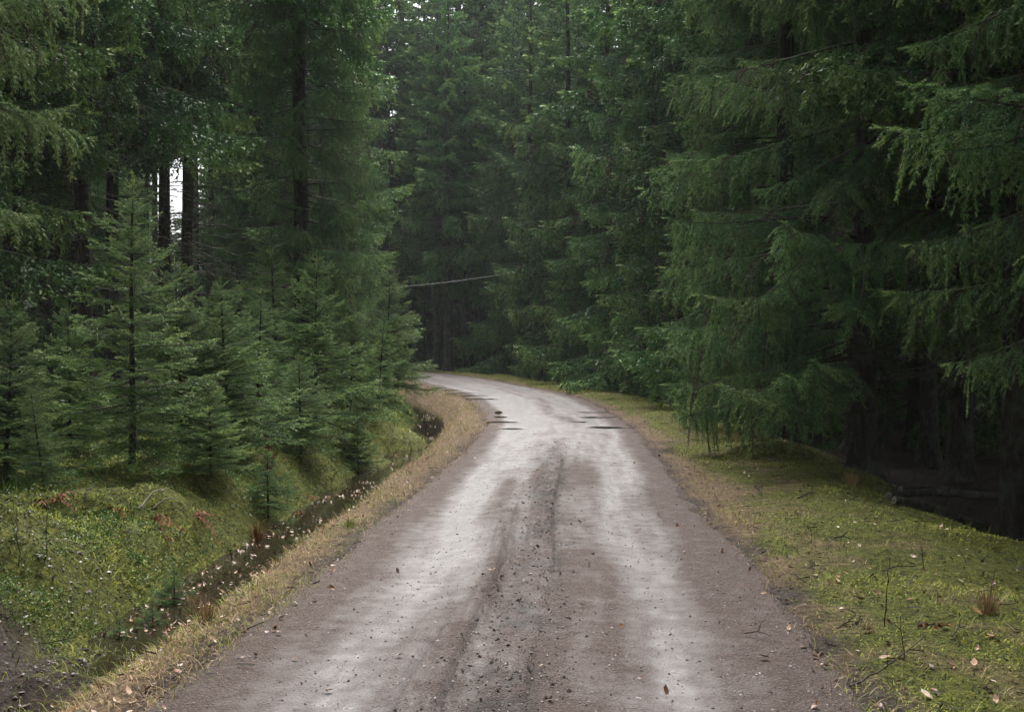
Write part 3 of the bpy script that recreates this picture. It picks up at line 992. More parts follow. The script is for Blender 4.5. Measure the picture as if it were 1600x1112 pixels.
# left side
bough_tree(-5.75, 10.2, 1.0, 0.1, 'yellowish green spruce at the left picture edge with three bright hanging boughs', rg, zlo=2.5, zhi=8.0, step=0.40, L=2.2, spread=1.0, bright=True)
bough_tree(-4.4, 24.0, 1.0, -0.9, 'large dark spruce with descending boughs behind the tallest young spruce', rg, zlo=1.6, L=1.9, spread=1.6, step=0.10, i=1, p=1.0)
PALE_TWIGS = dead_twigs_mesh('bare_twigs', np.random.default_rng(12), 2.5, 9.5, 90, 1.0, 2.4, 0.95)
tree('spruce_tree', [('trunk', IN_TRUNK[0]), ('crown', UP_CROWN[0]), ('dead_twigs', PALE_TWIGS)], -6.5, 36.0, 1.05, 0.0,
     'grey trunked spruce with long bare twigs sticking out above the young spruces')
edge_tree(-6.9, 42.0, 1.1, 1.7, 'thin hanging spruce left of the road just before the bend', 2)
edge_tree(-7.6, 48.0, 1.1, 4.1, 'grey green spruce nearest the pale cable on the inner bend', 0)
edge_tree(-9.6, 54.0, 1.15, 2.2, 'tall spruce on the inner bend behind the cable end', 1)

for px, d, sc, lab in ((592, 73, 1.3, 'tall spruce left of the strip of sky over the bend'), (628, 78, 1.55, 'tall spruce closing the strip of sky over the bend'),
                       (664, 84, 1.4, 'thin topped spruce right of the strip of sky over the bend')):
    edge_tree(at(px, d), d, sc + 0.25, px, lab, px % 3)
for px, d, sc, lab in ((268, 47, 0.36, 'small dark spruce under the bright sky gap'), (284, 52, 0.37, 'second small dark spruce under the bright sky gap, farther off'),
                       (232, 44, 0.42, 'small dark spruce left of the sky gap'), (310, 45, 0.42, 'small dark spruce right of the sky gap'),
                       (262, 39, 0.29, 'lowest small spruce at the left foot of the sky gap'), (291, 41, 0.30, 'lowest small spruce at the right foot of the sky gap')):
    edge_tree(at(px, d), d, sc, px, lab, px % 3)
# the trunks across the bend
for k, (px, d, sc) in enumerate(((683, 66, 1.2), (700, 64, 1.15), (714, 68, 0.9), (727, 65, 0.95), (741, 69, 1.1), (753, 66, 0.85), (762, 70, 1.0),
                                 (773, 67, 0.8), (786, 65.5, 1.1), (668, 70, 1.1), (650, 74, 1.1))):
    bare_tree(at(px, d), d, sc, k * 1.3, 'bare dark trunk among the row of trunks across the far bend', k, 'trunks across the far bend')

# forest behind
rg = np.random.default_rng(77)


def free(x, y, r):
    return all((x - a) ** 2 + (y - b) ** 2 > r * r for a, b in TREES)


def scatter(n, x0, x1, y0, y1, lo, hi, rmin, fn, test=None):
    c = tries = 0
    while c < n and tries < 6000:
        tries += 1
        x = x0 + (x1 - x0) * rg.random(); y = y0 + (y1 - y0) * rg.random()
        o = float(road_coord(x, y)[0][0])
        if not (lo < o < hi) or not free(x, y, rmin): continue
        if y < 2 or abs(x) > (y + 8) * 0.62: continue
        if test and not test(x, y): continue
        fn(x, y, 0.85 + 0.3 * rg.random(), rg.random() * 6.28, int(rg.integers(0, 6)))
        c += 1


gap = lambda x, y: abs(x / max(y, 1) - (275 - 800) / F_PX) > 3.3 / max(y, 1)
L_IN = 'dark bare trunked spruce standing deep in the wood left of the road'
R_IN = 'dark bare trunked spruce standing deep in the wood right of the road'
# trunks singled out by the photograph
for px, d, sc, lab in ((130, 24.5, 1.3, 'thick dark trunk left of the tallest young spruce'),
                       (176, 29, 1.35, 'slim trunk just left of the young spruce tip'),
                       (257, 33, 1.4, 'trunk on the left side of the bright sky gap'),
                       (293, 35, 1.45, 'trunk on the right side of the bright sky gap'),
                       (28, 22, 0.9, 'dark trunk below the bright boughs at the left picture edge')):
    tree('spruce_tree', [('trunk', SLIM_TRUNK), ('crown', IN_CROWN[int(d) % 2]), ('dead_twigs', IN_TWIGS[int(d) % 3])], at(px, d), d, sc, d, lab)
for k, (px, d, sc) in enumerate(((192, 88, 1.1), (350, 86, 1.1), (362, 74, 1.0), (172, 73, 1.0), (150, 62, 1.0), (206, 104, 1.2), (340, 103, 1.2), (130, 50, 0.9), (372, 62, 0.9))):
    edge_tree(at(px, d), d, sc, px, 'tall spruce beyond the bright sky gap in the left wood', k, 'spruces beyond the sky gap')
for px, d, sc in ((305, 62, 1.5), (243, 64, 1.5), (330, 56, 1.4)):
    tree('spruce_tree', [('trunk', SLIM_TRUNK), ('crown', UP_CROWN[0])], at(px, d), d, sc, px, 'tall spruce beyond the bright sky gap in the left wood', 'spruces beyond the sky gap')
for px, d, sc, lab in ((1592, 12.6, 0.95, 'thick mottled trunk beside the fallen logs at the right picture edge'),
                       (1500, 17.5, 0.95, 'dark trunk behind the fallen logs'),
                       (1452, 20, 0.8, 'slim dark trunk left of the trunks behind the fallen logs')):
    bare_tree(at(px, d), d, sc, d, lab, int(d) % 3)
# a second row of full crowned trees right behind the first
for side, lab in ((1, 'full crowned spruce filling the gaps behind the right front row'), (-1, 'full crowned spruce filling the gaps behind the left front row')):
    for k, ss in enumerate(np.arange(13, 74, 3.4)):
        uu = (7.6 if side > 0 else -10.2) + rg.normal() * 0.5
        xx, yy = road_xy(np.array([ss + rg.normal() * 0.4]), np.array([uu]))
        xx, yy = float(xx[0]), float(yy[0])
        if not free(xx, yy, 1.6) or abs(xx / yy - (275 - 800) / F_PX) < 3.3 / yy: continue
        if side > 0 and ss < 22: continue
        edge_tree(xx, yy, 0.95 + 0.25 * rg.random(), rg.random() * 6.28, lab, k, 'spruces behind the %s front row' % ('right' if side > 0 else 'left'))
scatter(30, -34, 24, 68, 92, 3.6, 26, 2.2, lambda x, y, sc, rz, i: edge_tree(x, y, sc + 0.5, rz, 'tall spruce in the wood beyond the far bend', i, 'spruces beyond the far bend'), lambda x, y: abs(x / y + 0.2917) > 4.5 / y)
scatter(46, -40, -5, 12, 62, -34, -7.2, 1.9, lambda x, y, sc, rz, i: bare_tree(x, y, sc, rz, L_IN, i, 'spruces deep in the left wood'), gap)
scatter(56, 5, 48, 7, 62, 7.3, 34, 1.9, lambda x, y, sc, rz, i: bare_tree(x, y, sc, rz, R_IN, i, 'spruces deep in the right wood'))
scatter(16, 6.5, 17, 8, 24, 5.5, 17, 1.7, lambda x, y, sc, rz, i: bare_tree(x, y, sc, rz, R_IN, i, 'spruces deep in the right wood'))  # extra trees, mostly out of view, added to darken the right wood
scatter(24, -34, 30, 66, 110, 4.5, 50, 2.6, lambda x, y, sc, rz, i: edge_tree(x, y, sc, rz, 'tall spruce in the wood beyond the far bend', i, 'spruces beyond the far bend'), lambda x, y: abs(x / y + 0.2917) > 4.5 / y)
# the dense back of the wood
for px, d in ((752, 74), (718, 82), (786, 78)):
    edge_tree(at(px, d), d, 1.7, px, 'tall spruce in the wood beyond the far bend', px, 'spruces beyond the far bend')
scatter(26, -60, -9, 30, 80, -60, -12, 3.2, lambda x, y, sc, rz, i: edge_tree(x, y, sc, rz, 'full crowned spruce closing the back of the left wood', i, 'spruces at the back of the left wood'), gap)
scatter(26, 12, 60, 22, 80, 12, 60, 3.2, lambda x, y, sc, rz, i: edge_tree(x, y, sc, rz, 'full crowned spruce closing the back of the right wood', i, 'spruces at the back of the right wood'))

# trees beside the camera, out of the picture, added to shade the view
for k, (x, y) in enumerate(((9.4, 4.6), (8.6, 0.2), (8.9, -3.2), (11.6, 3.0), (10.2, 7.2), (9.8, -1.5), (12.8, 5.5), (12.5, 1.0), (14.5, 9.5), (6.8, -7.5),
                            (7.4, 5.6), (5.9, 2.2), (5.5, -1.5), (5.6, -5.0), (5.4, -9.0), (-7.2, 3.2), (-6.4, -2.0), (-6.4, -7.0), (-8.4, 5.2), (-8.6, 0.8), (-7.3, -3.5), (-10.6, 3.2), (-10.8, 8.0), (-13.5, 5.5), (-10.5, -1.5), (-7.6, -8.0))):
    (edge_tree if abs(x) < 7.5 and y < 5.7 else bare_tree)(x, y, 0.9 + 0.015 * k, k * 1.1, 'spruce of the unseen wood beside the road, added for its shade', k, 'spruces beside the camera')

# young spruces along the ditch bank: px, distance, height, which, label
for px, d, h, k, lab in (
        (205, 12.5, 3.2, 0, 'tallest young spruce with a bare spire, free standing left of the ditch'),
        (287, 13.8, 2.55, 1, 'young spruce close behind the right side of the tallest young spruce'),
        (358, 14.6, 2.25, 2, 'young spruce above the dead brown bracken patch'),
        (440, 20.5, 3.2, 0, 'dense young spruce with its tip below the pale twiggy trunk'),
        (492, 19.0, 3.1, 1, 'broad young spruce in the middle of the thicket left of the ditch'),
        (548, 22.5, 2.5, 2, 'young spruce second from the road end of the thicket'),
        (590, 25.5, 2.4, 0, 'low young spruce in front of the thicket end by the ditch'),
        (600, 30.0, 3.6, 1, 'young spruce nearest the road with boughs overlapping its far edge'),
        (470, 16.5, 1.5, 2, 'small bushy spruce in front of the thicket by the moss bank'),
        (330, 12.6, 1.15, 1, 'small bright spruce at the right foot of the tallest young spruce'),
        (8, 11.2, 1.9, 2, 'young spruce cut by the left picture edge'),
        (70, 10.6, 1.15, 0, 'low young spruce on the moss near the left picture edge'),
        (110, 14.5, 1.9, 1, 'dark young spruce left behind the tallest young spruce'),
        (560, 18.6, 1.2, 1, 'knee high spruce at the ditch edge before the thicket'),
        (400, 17.2, 2.3, 0, 'young spruce between the bracken and the dense thicket')):
    x = at(px, d)
    e = empty('young_spruce', (x, d, gz(x, d) - 0.03), px * 0.37, h / Y_H)
    e.rotation_euler[0], e.rotation_euler[1] = 0.07 * rg.normal(), 0.07 * rg.normal()
    if px != 205: e.scale = (e.scale[0] * (0.8 + 0.45 * rg.random()), e.scale[1] * (0.8 + 0.45 * rg.random()), e.scale[2])
    tag(e, lab, 'young spruce', 'young spruces on the ditch bank')
    link('trunk', YOUNG[k][1], e); link('crown', YOUNG[k][0], e)
for px, d, h, lab in ((418, 13.2, 0.75, 'seedling spruce growing beside the hanging brown bracken'),
                      (236, 8.6, 0.32, 'tiny spruce seedling in the moss near the ditch end'),
                      (184, 8.2, 0.28, 'smallest spruce seedling beside the bare soil at lower left'),
                      (270, 9.3, 0.42, 'bushy little seedling beside the near end of the ditch water')):
    x = at(px, d)
    e = empty('spruce_seedling', (x, d, gz(x, d) - 0.01), px * 0.37, h / 0.8)
    tag(e, lab, 'seedling', 'spruce seedlings')
    link('stem', SEED[1], e); link('crown', SEED[0], e)

# ------------------------------------------------------------------ ground plants (uncountable)
rg = np.random.default_rng(101)


def sample(n, s0, s1, u0, u1, pw=1.0):
    t = rg.random(n)
    if pw == 1.0:
        s = s0 * (s1 / s0) ** t
    else:
        k = 1 - pw
        s = (s0 ** k + (s1 ** k - s0 ** k) * t) ** (1 / k)
    u = u0 + (u1 - u0) * rg.random(n)
    x, y = road_xy(s, u)
    return x, y, u, s


def blades(mb, x, y, z, h, w, lean, tone, az=None, curl=0.5):
    n = len(x)
    az = rg.random(n) * 2 * np.pi if az is None else az
    d = np.stack([np.cos(az), np.sin(az), np.zeros(n)], 1)
    sd = np.stack([-np.sin(az), np.cos(az), np.zeros(n)], 1)
    p = np.stack([x, y, z], 1)
    up = np.array([[0, 0, 1.0]])
    ca, sa = np.cos(lean)[:, None], np.sin(lean)[:, None]
    l2 = lean + curl * (0.4 + rg.random(n))
    m_ = p + (up * ca + d * sa) * (h * 0.55)[:, None]
    tip = m_ + (up * np.cos(l2)[:, None] + d * np.sin(l2)[:, None]) * (h * 0.5)[:, None]
    W = (w / 2)[:, None]
    V = np.stack([p - sd * W, p + sd * W, m_ + sd * W * .8, m_ - sd * W * .8, tip], 1).reshape(-1, 3)
    b = np.arange(n)[:, None] * 5
    mb.add(V, np.concatenate([b + np.array([[0, 1, 2]]), b + np.array([[0, 2, 3]]), b + np.array([[3, 2, 4]])]), np.repeat(tone, 5))


# dry grass on both verges
mb = MB()
for (n, u0, u1) in ((36000, -2.75, -1.3), (24000, 1.35, 3.9)):
    x, y, u, s = sample(n, 4.0, 55, u0, u1, 1.25)
    mo, dr, so = zones(x, y, u, s)
    hw = half_w(s)
    nn = fbm(x * 1.6, y * 1.6, 131, 3)
    keep = (rg.random(n) < np.clip(dr * 1.1, 0.04, 1) * np.clip((nn - 0.28) * 3.2, 0.08, 1)) & (np.abs(u) > hw - 0.12 + 0.35 * (nn - 0.5) + 0.15 * rg.random(n))
    x, y, s, u = x[keep], y[keep], s[keep], u[keep]
    z = surf_z(x, y) - 0.01
    k = len(x)
    size = 0.85 + 0.02 * s
    blades(mb, x, y, z, (0.05 + 0.10 * rg.random(k)) * size * np.where(u < 0, 0.85, 0.8), 0.0045 * size, np.abs(rg.normal(1.05, 0.4, k)).clip(0, 1.5),
           np.clip(0.15 + 0.75 * fbm(x * 2.2, y * 2.2, 171, 3) + rg.normal(0, 0.2, k), 0, 1), None, 0.6)
tag(link('dry_grass', mb.mesh('dry_grass', [DRY])), 'straw coloured dead grass matted along both verges', 'grass', kind='stuff')

# green grass blades
mb = MB()
for (n, u0, u1) in ((16000, -3.3, -1.5), (12000, 1.6, 4.0)):
    x, y, u, s = sample(n, 4.2, 50, u0, u1, 1.2)
    nn = fbm(x * 1.1, y * 1.1, 137, 3)
    keep = rg.random(n) < np.clip((nn - 0.42) * 4, 0.03, 1)
    x, y, s = x[keep], y[keep], s[keep]
    k = len(x); size = 0.85 + 0.02 * s
    z = surf_z(x, y) - 0.01
    blades(mb, x, y, z, (0.05 + 0.10 * rg.random(k)) * size, 0.004 * size, np.abs(rg.normal(0.8, 0.35, k)).clip(0, 1.4), 0.35 + 0.6 * rg.random(k), None, 0.6)
tag(link('green_grass', mb.mesh('green_grass', [MOSS])), 'thin green grass growing through the verges', 'grass', kind='stuff')

# moss: dense short needles
mb = MB()
for (n, u0, u1, hh) in ((120000, -7.5, -2.4, 0.06), (120000, 1.45, 5.0, 0.026)):
    x, y, u, s = sample(n, 4.0, 48, u0, u1, 1.6)
    mo, dr, so = zones(x, y, u, s)
    nn = fbm(x * 1.3, y * 1.3, 139, 3)
    keep = rg.random(n) < np.clip(mo * 1.2, 0, 1) * np.clip((nn - 0.25) * 3, 0.15, 1) * (1 - so.clip(0, 1))
    x, y, s, u = x[keep], y[keep], s[keep], u[keep]
    k = len(x); size = 0.8 + 0.03 * s
    z = surf_z(x, y) - 0.006
    nn = nn[keep]
    blades(mb, x, y, z, (hh * (0.5 + rg.random(k))) * size, 0.010 * size, np.abs(rg.normal(1.05, 0.35, k)).clip(0, 1.5), np.clip(nn * 1.3 - 0.02 + 0.22 * rg.normal(size=k), 0, 1), None, 0.5)
tag(link('moss', mb.mesh('moss', [MOSS])), 'soft green moss on the bank and verge', 'moss', kind='stuff')

# bilberry and low herbs on the left bank: clumps of small leaves
mb = MB()
n = 17000
x, y, u, s = sample(n, 6.6, 40, -8.5, -2.9, 1.3)
nn = fbm(x * 0.9, y * 0.9, 149, 3)
keep = (rg.random(n) < np.clip((nn - 0.30) * 4.5, 0.04, 1)) & (zones(x, y, u, s)[2] < 0.5) & (np.abs(u - DITCH) > 0.42)
x, y, s = x[keep], y[keep], s[keep]
z = surf_z(x, y)
k = len(x); M_ = 18
c = np.stack([x, y, z], 1)
dirs = norm(rg.normal(size=(k, M_, 3)) + np.array([0, 0, 0.5])); dirs[..., 2] = np.abs(dirs[..., 2])
rad = (0.05 + 0.07 * rg.random(k))[:, None, None]
p = c[:, None] + dirs * rad * (0.55 + 0.5 * rg.random((k, M_, 1))) * np.array([1.2, 1.2, 1.0])
a = norm(rg.normal(size=(k, M_, 3)) + dirs * 0.6); b = norm(np.cross(a, rg.normal(size=(k, M_, 3))))
ll = (0.0088 * (0.8 + 0.045 * s))[:, None, None] * (0.7 + 0.6 * rg.random((k, M_, 1)))
V = np.stack([p - a * ll, p + b * ll * 0.55, p + a * ll, p - b * ll * 0.55], 2).reshape(-1, 3)
mb.add(V, np.arange(len(V)).reshape(-1, 4), np.repeat(np.clip(np.repeat(nn[keep], M_) * 1.1 - 0.1 + 0.16 * rg.normal(size=k * M_), 0, 1), 4))
tag(link('bilberry', mb.mesh('bilberry', [BERRY])), 'low leafy bilberry scrub covering the left bank', 'ground cover', kind='stuff')


# fallen leaves
def leaf_shape(n, x, y, z, size, rng, flat=0.25):
    az = rng.random(n) * 2 * np.pi
    tl = rng.normal(size=(n, 2)) * flat
    e1 = norm(np.stack([np.cos(az), np.sin(az), tl[:, 0]], 1))
    e2 = norm(np.stack([-np.sin(az), np.cos(az), tl[:, 1]], 1))
    up = np.cross(e1, e2)
    prof = np.array([(-0.5, 0.0, 0.05), (-0.2, 0.24, 0.10), (0.12, 0.27, 0.08), (0.55, 0.0, 0.16), (0.12, -0.27, 0.12), (-0.2, -0.24, 0.06), (0.0, 0.0, 0.0)])
    curl = (0.3 + 1.6 * rng.random(n))
    c = np.stack([x, y, z], 1)
    V = c[:, None] + size[:, None, None] * (prof[None, :, 0:1] * e1[:, None] + prof[None, :, 1:2] * e2[:, None] + (prof[None, :, 2] * curl[:, None])[..., None] * up[:, None])
    tri = np.array([(i, (i + 1) % 6, 6) for i in range(6)])
    F = (np.arange(n)[:, None, None] * 7 + tri[None]).reshape(-1, 3)
    return V.reshape(-1, 3), F


mb = MB()
for n, u0, u1, s0, s1, pw in ((300, -2.7, -1.35, 4.3, 30, 1.3), (480, 1.4, 3.6, 4.3, 30, 1.4), (1000, -3.15, -2.5, 8.0, 34, 1.2), (30, -1.3, 1.4, 5, 20, 1.2)):
    x, y, u, s = sample(n, s0, s1, u0, u1, pw)
    if u1 == -2.5:
        nn = fbm(s * 0.9, s * 0, 151, 2); keep = rg.random(n) < np.clip((nn - 0.42) * 6, 0.03, 1)
        x, y, s = x[keep], y[keep], s[keep]
        z = np.maximum(surf_z(x, y), WATER_Z) + 0.008
    else:
        z = surf_z(x, y) + 0.014
    k = len(x)
    V, F_ = leaf_shape(k, x, y, z, 0.025 + 0.03 * rg.random(k), rg, 0.6)
    mb.add(V, F_, np.repeat(rg.random(k) ** 1.9, 7))
tag(link('fallen_leaves', mb.mesh('fallen_leaves', [LEAF])), 'small brown and pale fallen leaves on the verges and in the ditch', 'leaves', kind='stuff')

# twig litter: short dark and pale bits of wood lying about
mb = MB()
for n, u0, u1, s0, s1 in ((500, 1.5, 4.2, 4.2, 26), (900, 3.2, 9, 7, 30), (350, -8, -3, 7, 22), (160, -2.6, -1.4, 4.3, 18)):
    x, y, u, s = sample(n, s0, s1, u0, u1, 1.3)
    z = surf_z(x, y) + 0.012
    L_ = 0.03 + 0.16 * rg.random(n) ** 2
    az = rg.random(n) * 6.283
    d = np.stack([np.cos(az), np.sin(az), 0.25 * rg.normal(size=n)], 1)
    sd = np.stack([-np.sin(az), np.cos(az), np.zeros(n)], 1)
    up = np.array([[0, 0, 1.0]])
    r = (0.002 + 0.005 * rg.random(n))[:, None]
    p = np.stack([x, y, z], 1); q = p + d * L_[:, None]
    V = np.stack([p + sd * r, p - sd * r, p + up * r * 1.5, q + sd * r * .6, q - sd * r * .6, q + up * r], 1).reshape(-1, 3)
    b = np.arange(n)[:, None] * 6
    mb.add(V, np.concatenate([b + np.array([[0, 3, 5, 2]]), b + np.array([[2, 5, 4, 1]])]), np.repeat(np.where(rg.random(n) < 0.7, 0.15 * rg.random(n), 0.5 + 0.4 * rg.random(n)), 6))
tag(link('twig_litter', mb.mesh('twig_litter', [TWIG])), 'scattered dead twigs lying on moss and needles', 'twigs', kind='stuff')

# larger single leaves near the camera
for side, spots in (('left', ((110, 1085), (262, 985), (395, 905), (235, 975), (150, 1050), (330, 1000), (275, 1052), (180, 1095), (350, 962), (415, 880))),
                    ('right', ((1195, 1035), (1385, 1032), (1357, 992), (1530, 976), (1525, 1052), (1340, 1062), (1478, 998), (1345, 945), (1450, 1090), (1310, 915), (1560, 1015)))):
    for px, py in spots:
        d = F_PX * 1.68 / (py - HORIZON)
        x = at(px, d)
        sz = np.array([0.05 + 0.03 * rg.random()])
        V, F_ = leaf_shape(1, np.zeros(1), np.zeros(1), np.zeros(1), sz, rg, 0.35)
        m_ = MB(); m_.add(V, F_, float(rg.choice([0.2, 0.4, 0.6, 0.9])))
        o = link('fallen_leaf', m_.mesh('fallen_leaf', [LEAF]), None, (x, d, float(surf_z(x, d)[0]) + 0.02))
        tag(o, 'curled dead leaf lying on the near %s verge' % side, 'leaf', 'large fallen leaves on the %s verge' % side)

# loose stones and mud clods on the road
def stones(n, s0, s1, u0, u1, r0, r1, pw, m, name, label, cat, lift=0.3, near_mid=False):
    x, y, u, s = sample(n, s0, s1, u0, u1, pw)
    if near_mid:
        u = -0.02 + 0.17 * rg.normal(size=n); x, y = road_xy(s, u)
        s_ok = s < 18.5
        x, y, u, s = x[s_ok], y[s_ok], u[s_ok], s[s_ok]
    k = len(x)
    z = surf_z(x, y)
    r = r0 + (r1 - r0) * rg.random(k) ** 3
    base = np.array([(1, 0, 0), (-1, 0, 0), (0, 1, 0), (0, -1, 0), (0, 0, 1), (0, 0, -1)], float)
    fc = np.array([(0, 2, 4), (2, 1, 4), (1, 3, 4), (3, 0, 4), (2, 0, 5), (1, 2, 5), (3, 1, 5), (0, 3, 5)])
    az = rg.random(k) * 6.28
    sc = r[:, None, None] * (0.6 + 0.8 * rg.random((k, 6, 1))) * np.array([1.25, 1.0, 0.7])
    V = base[None] * sc + 0.25 * r[:, None, None] * rg.normal(size=(k, 6, 3))
    ca, sa = np.cos(az)[:, None], np.sin(az)[:, None]
    V = np.stack([V[..., 0] * ca - V[..., 1] * sa, V[..., 0] * sa + V[..., 1] * ca, V[..., 2]], 2)
    V = V + np.stack([x, y, z + lift * r], 1)[:, None]
    mb = MB()
    mb.add(V.reshape(-1, 3), (np.arange(k)[:, None, None] * 6 + fc[None]).reshape(-1, 3), np.repeat(rg.random(k), 6))
    tag(link(name, mb.mesh(name, [m])), label, cat, kind='stuff')


stones(7000, 4.6, 24, -1.65, 1.65, 0.003, 0.0085, 1.4, STONE, 'gravel', 'loose gravel grains on the road', 'gravel')
stones(1500, 4.6, 19, -0.4, 0.4, 0.003, 0.014, 1.2, CLOD, 'mud_clods', 'dark mud clods along the churned middle of the road', 'mud', near_mid=True)
stones(5200, 4.8, 9.2, -5.5, -2.7, 0.004, 0.018, 1.2, STONE, 'soil_crumbs', 'crumbs of soil and stones on the bare ground at lower left', 'soil')


# ------------------------------------------------------------------ single small things
def stick(name, pts, r0, r1, label, cat, tone=0.5, group=None, sub=(), m=TWIG, sides=6):
    """pts relative to the first point; sub = side twigs"""
    pts = np.asarray(pts, float)
    o0 = pts[0].copy()
    mb = MB()
    k = 9
    t = np.linspace(0, 1, len(pts)); tt = np.linspace(0, 1, k)
    P = np.stack([np.interp(tt, t, pts[:, i]) for i in range(3)], 1) - o0
    P[1:-1] += RNG.normal(size=(k - 2, 3)) * 0.012 * np.linalg.norm(P[-1])
    tube(mb, P, np.linspace(r0, r1, k), sides, tone, cap=True)
    o = link(name, mb.mesh(name, [m], True), None, tuple(o0))
    tag(o, label, cat, group)
    for (f, vec) in sub:
        b = MB()
        p = P[int(f * (k - 1))]
        vec = np.asarray(vec, float)
        tube(b, [p, p + vec * 0.55 + RNG.normal(size=3) * 0.02, p + vec], [r1 * 1.2 + 0.001, r1, r1 * 0.5], 4, tone)
        link('twig', b.mesh('twig', [m]), o)
    return o


def gp(px, py, h=1.7, dz=0.0):
    """ground point seen at a photo pixel (ground h below the eye)"""
    d = F_PX * h / (py - HORIZON)
    x = at(px, d)
    return np.array([x, d, float(surf_z(x, d)[0]) + dz])


# logs in the right wood
def log(p, q, r, label, tone_m=BARK):
    p, q = np.asarray(p, float), np.asarray(q, float)
    e = empty('fallen_log', tuple(p)); tag(e, label, 'log')
    mb = MB()
    t = np.linspace(0, 1, 12)[:, None]
    P = (q - p) * t + np.array([0, 0, 1.0]) * (0.03 * np.sin(t * 5))
    tube(mb, P, np.linspace(r * 0.75, r, 12), 12, 0.5)
    link('log_bark', mb.mesh('log_bark', [tone_m], True), e)
    for end, rr in ((0, r * 0.75), (-1, r)):
        c = MB()
        ax = norm(P[-1] - P[0]); a = norm(np.cross(ax, [0, 0, 1.0])); b = np.cross(ax, a)
        th = np.linspace(0, 6.283, 12, endpoint=False)
        ring = P[end] + rr * (np.cos(th)[:, None] * a + np.sin(th)[:, None] * b)
        cen = P[end] + (ax if end else -ax) * 0.012
        c.add(np.vstack([ring, cen]), np.array([(i, (i + 1) % 12, 12) for i in range(12)]), 0.8)
        link('cut_end', c.mesh('cut_end', [TWIG]), e)
    return e


def on_floor(px, py, dz):
    # march along the sight line to the terrain
    for d in np.arange(6, 40, 0.05):
        x = at(px, d); zr = CAM_H - (py - HORIZON) / F_PX * d
        if gz(x, d) >= zr:
            return np.array([x, d, zr + dz])
    return gp(px, py)


log(on_floor(1398, 790, 0.06), on_floor(1540, 830, 0.06), 0.065, 'long grey log lying behind the right bank with its cut end toward the road')
log(on_floor(1408, 779, 0.12), on_floor(1480, 774, 0.12), 0.045, 'short pale broken log lying above the long grey log')
log(on_floor(1390, 781, 0.05), on_floor(1560, 776, 0.05), 0.055, 'dark mossy log lying behind the short pale log')

# dry branches standing round the logs
rr = np.random.default_rng(4)
for k, (px, py, hx, hz) in enumerate(((1398, 772, -0.15, 0.75), (1432, 776, 0.05, 0.85), (1475, 800, 0.35, 0.8), (1345, 735, 0.5, 0.7), (1500, 815, 0.12, 0.6))):
    p = on_floor(px, py, -0.03)
    stick('dry_branch', [p, p + np.array([hx * 0.4, 0.1, hz * 0.55]), p + np.array([hx, 0.25, hz])], 0.010, 0.003,
          'thin dead branch standing up among the fallen logs', 'branch', 0.35, 'dead branches round the fallen logs',
          sub=[(0.5, (0.25 * (-1) ** k, 0.05, 0.22)), (0.7, (-0.2 * (-1) ** k, 0.05, 0.2))])

# sticks on the right verge
for a, b, r, lab in (((1330, 1078), (1445, 1045), 0.009, 'curved dark stick on the near right verge, bent up at its end'),
                     ((1165, 1002), (1208, 1012), 0.007, 'broken twig lying on the gravel edge right of the road'),
                     ((1248, 782), (1276, 778), 0.018, 'dark stubby branch piece on the moss below the mossy mound'),
                     ((1376, 905), (1432, 898), 0.008, 'thin twig lying across the moss of the right verge'),
                     ((1180, 764), (1192, 778), 0.014, 'short dark stick leaning on the moss at the verge middle'),
                     ((1305, 853), (1330, 856), 0.014, 'brown bark piece lying on the right moss'),
                     ((1310, 988), (1342, 985), 0.008, 'grey twig lying in the dry grass of the right verge'),
                     ((1490, 1018), (1512, 1008), 0.008, 'bent twig among the fallen leaves near the right picture edge'),
                     ((1180, 700), (1240, 716), 0.012, 'dark fallen branch along the foot of the mossy mound')):
    p, q = gp(*a, dz=0.015), gp(*b, dz=0.03)
    mid_ = (p + q) / 2 + np.array([0, 0, 0.02])
    if a[0] == 1330: q = q + np.array([0, 0, 0.10])
    stick('fallen_stick', [p, mid_, q], r * 0.65, r * 0.3, lab, 'stick', 0.45, None, sub=[(0.6, (0.05, 0.04, 0.06))])
# bare upright stems on the right verge and in the moss on the left
for k, (px, py, h, lab) in enumerate(((1384, 980, 0.42, 'bare upright stem with a small bud among leaves on the right verge'),
                                      (1418, 1065, 0.36, 'short dark seedling stem above the curved stick'),
                                      (1548, 945, 0.22, 'stubby dry stalks at the edge of the right bank'),
                                      (1447, 893, 0.20, 'thin dry stalk at the crest of the right bank'),
                                      (262, 938, 0.5, 'leaning bare sapling stem beside the near end of the ditch'),
                                      (30, 890, 0.45, 'dark bare stem on the mossy hummock at left'),
                                      (68, 885, 0.45, 'thin bare stem on the shoulder of the left hummock'),
                                      (592, 760, 0.4, 'bare stem standing at the ditch edge beside the dry verge'))):
    p = on_floor(px, py, -0.02)
    ln = 0.18 if px == 262 else 0.03 * (-1) ** k
    stick('bare_stem', [p, p + np.array([ln * 0.5, 0, h * 0.6]), p + np.array([ln, 0, h])], 0.004, 0.0018, lab, 'stem', 0.3, None,
          sub=[(0.6, (0.03, 0, 0.05)), (0.8, (-0.025, 0.02, 0.035))])
# pale sticks lying under the young spruces
for k, (a, b, lab) in enumerate((((215, 800), (262, 782), 'pale bare branch lying under the tallest young spruce'),
                                 ((238, 800), (278, 798), 'second pale branch crossing under the tallest young spruce'),
                                 ((196, 850), (212, 858), 'short pale stick on the moss hummocks'),
                                 ((125, 795), (145, 780), 'grey twig lying at the left of the tallest young spruce'))):
    p, q = on_floor(*a, 0.03), on_floor(*b, 0.12)
    stick('pale_branch', [p, (p + q) / 2 + np.array([0, 0, 0.05]), q], 0.010, 0.004, lab, 'branch', 0.95, 'pale branches under the young spruces')


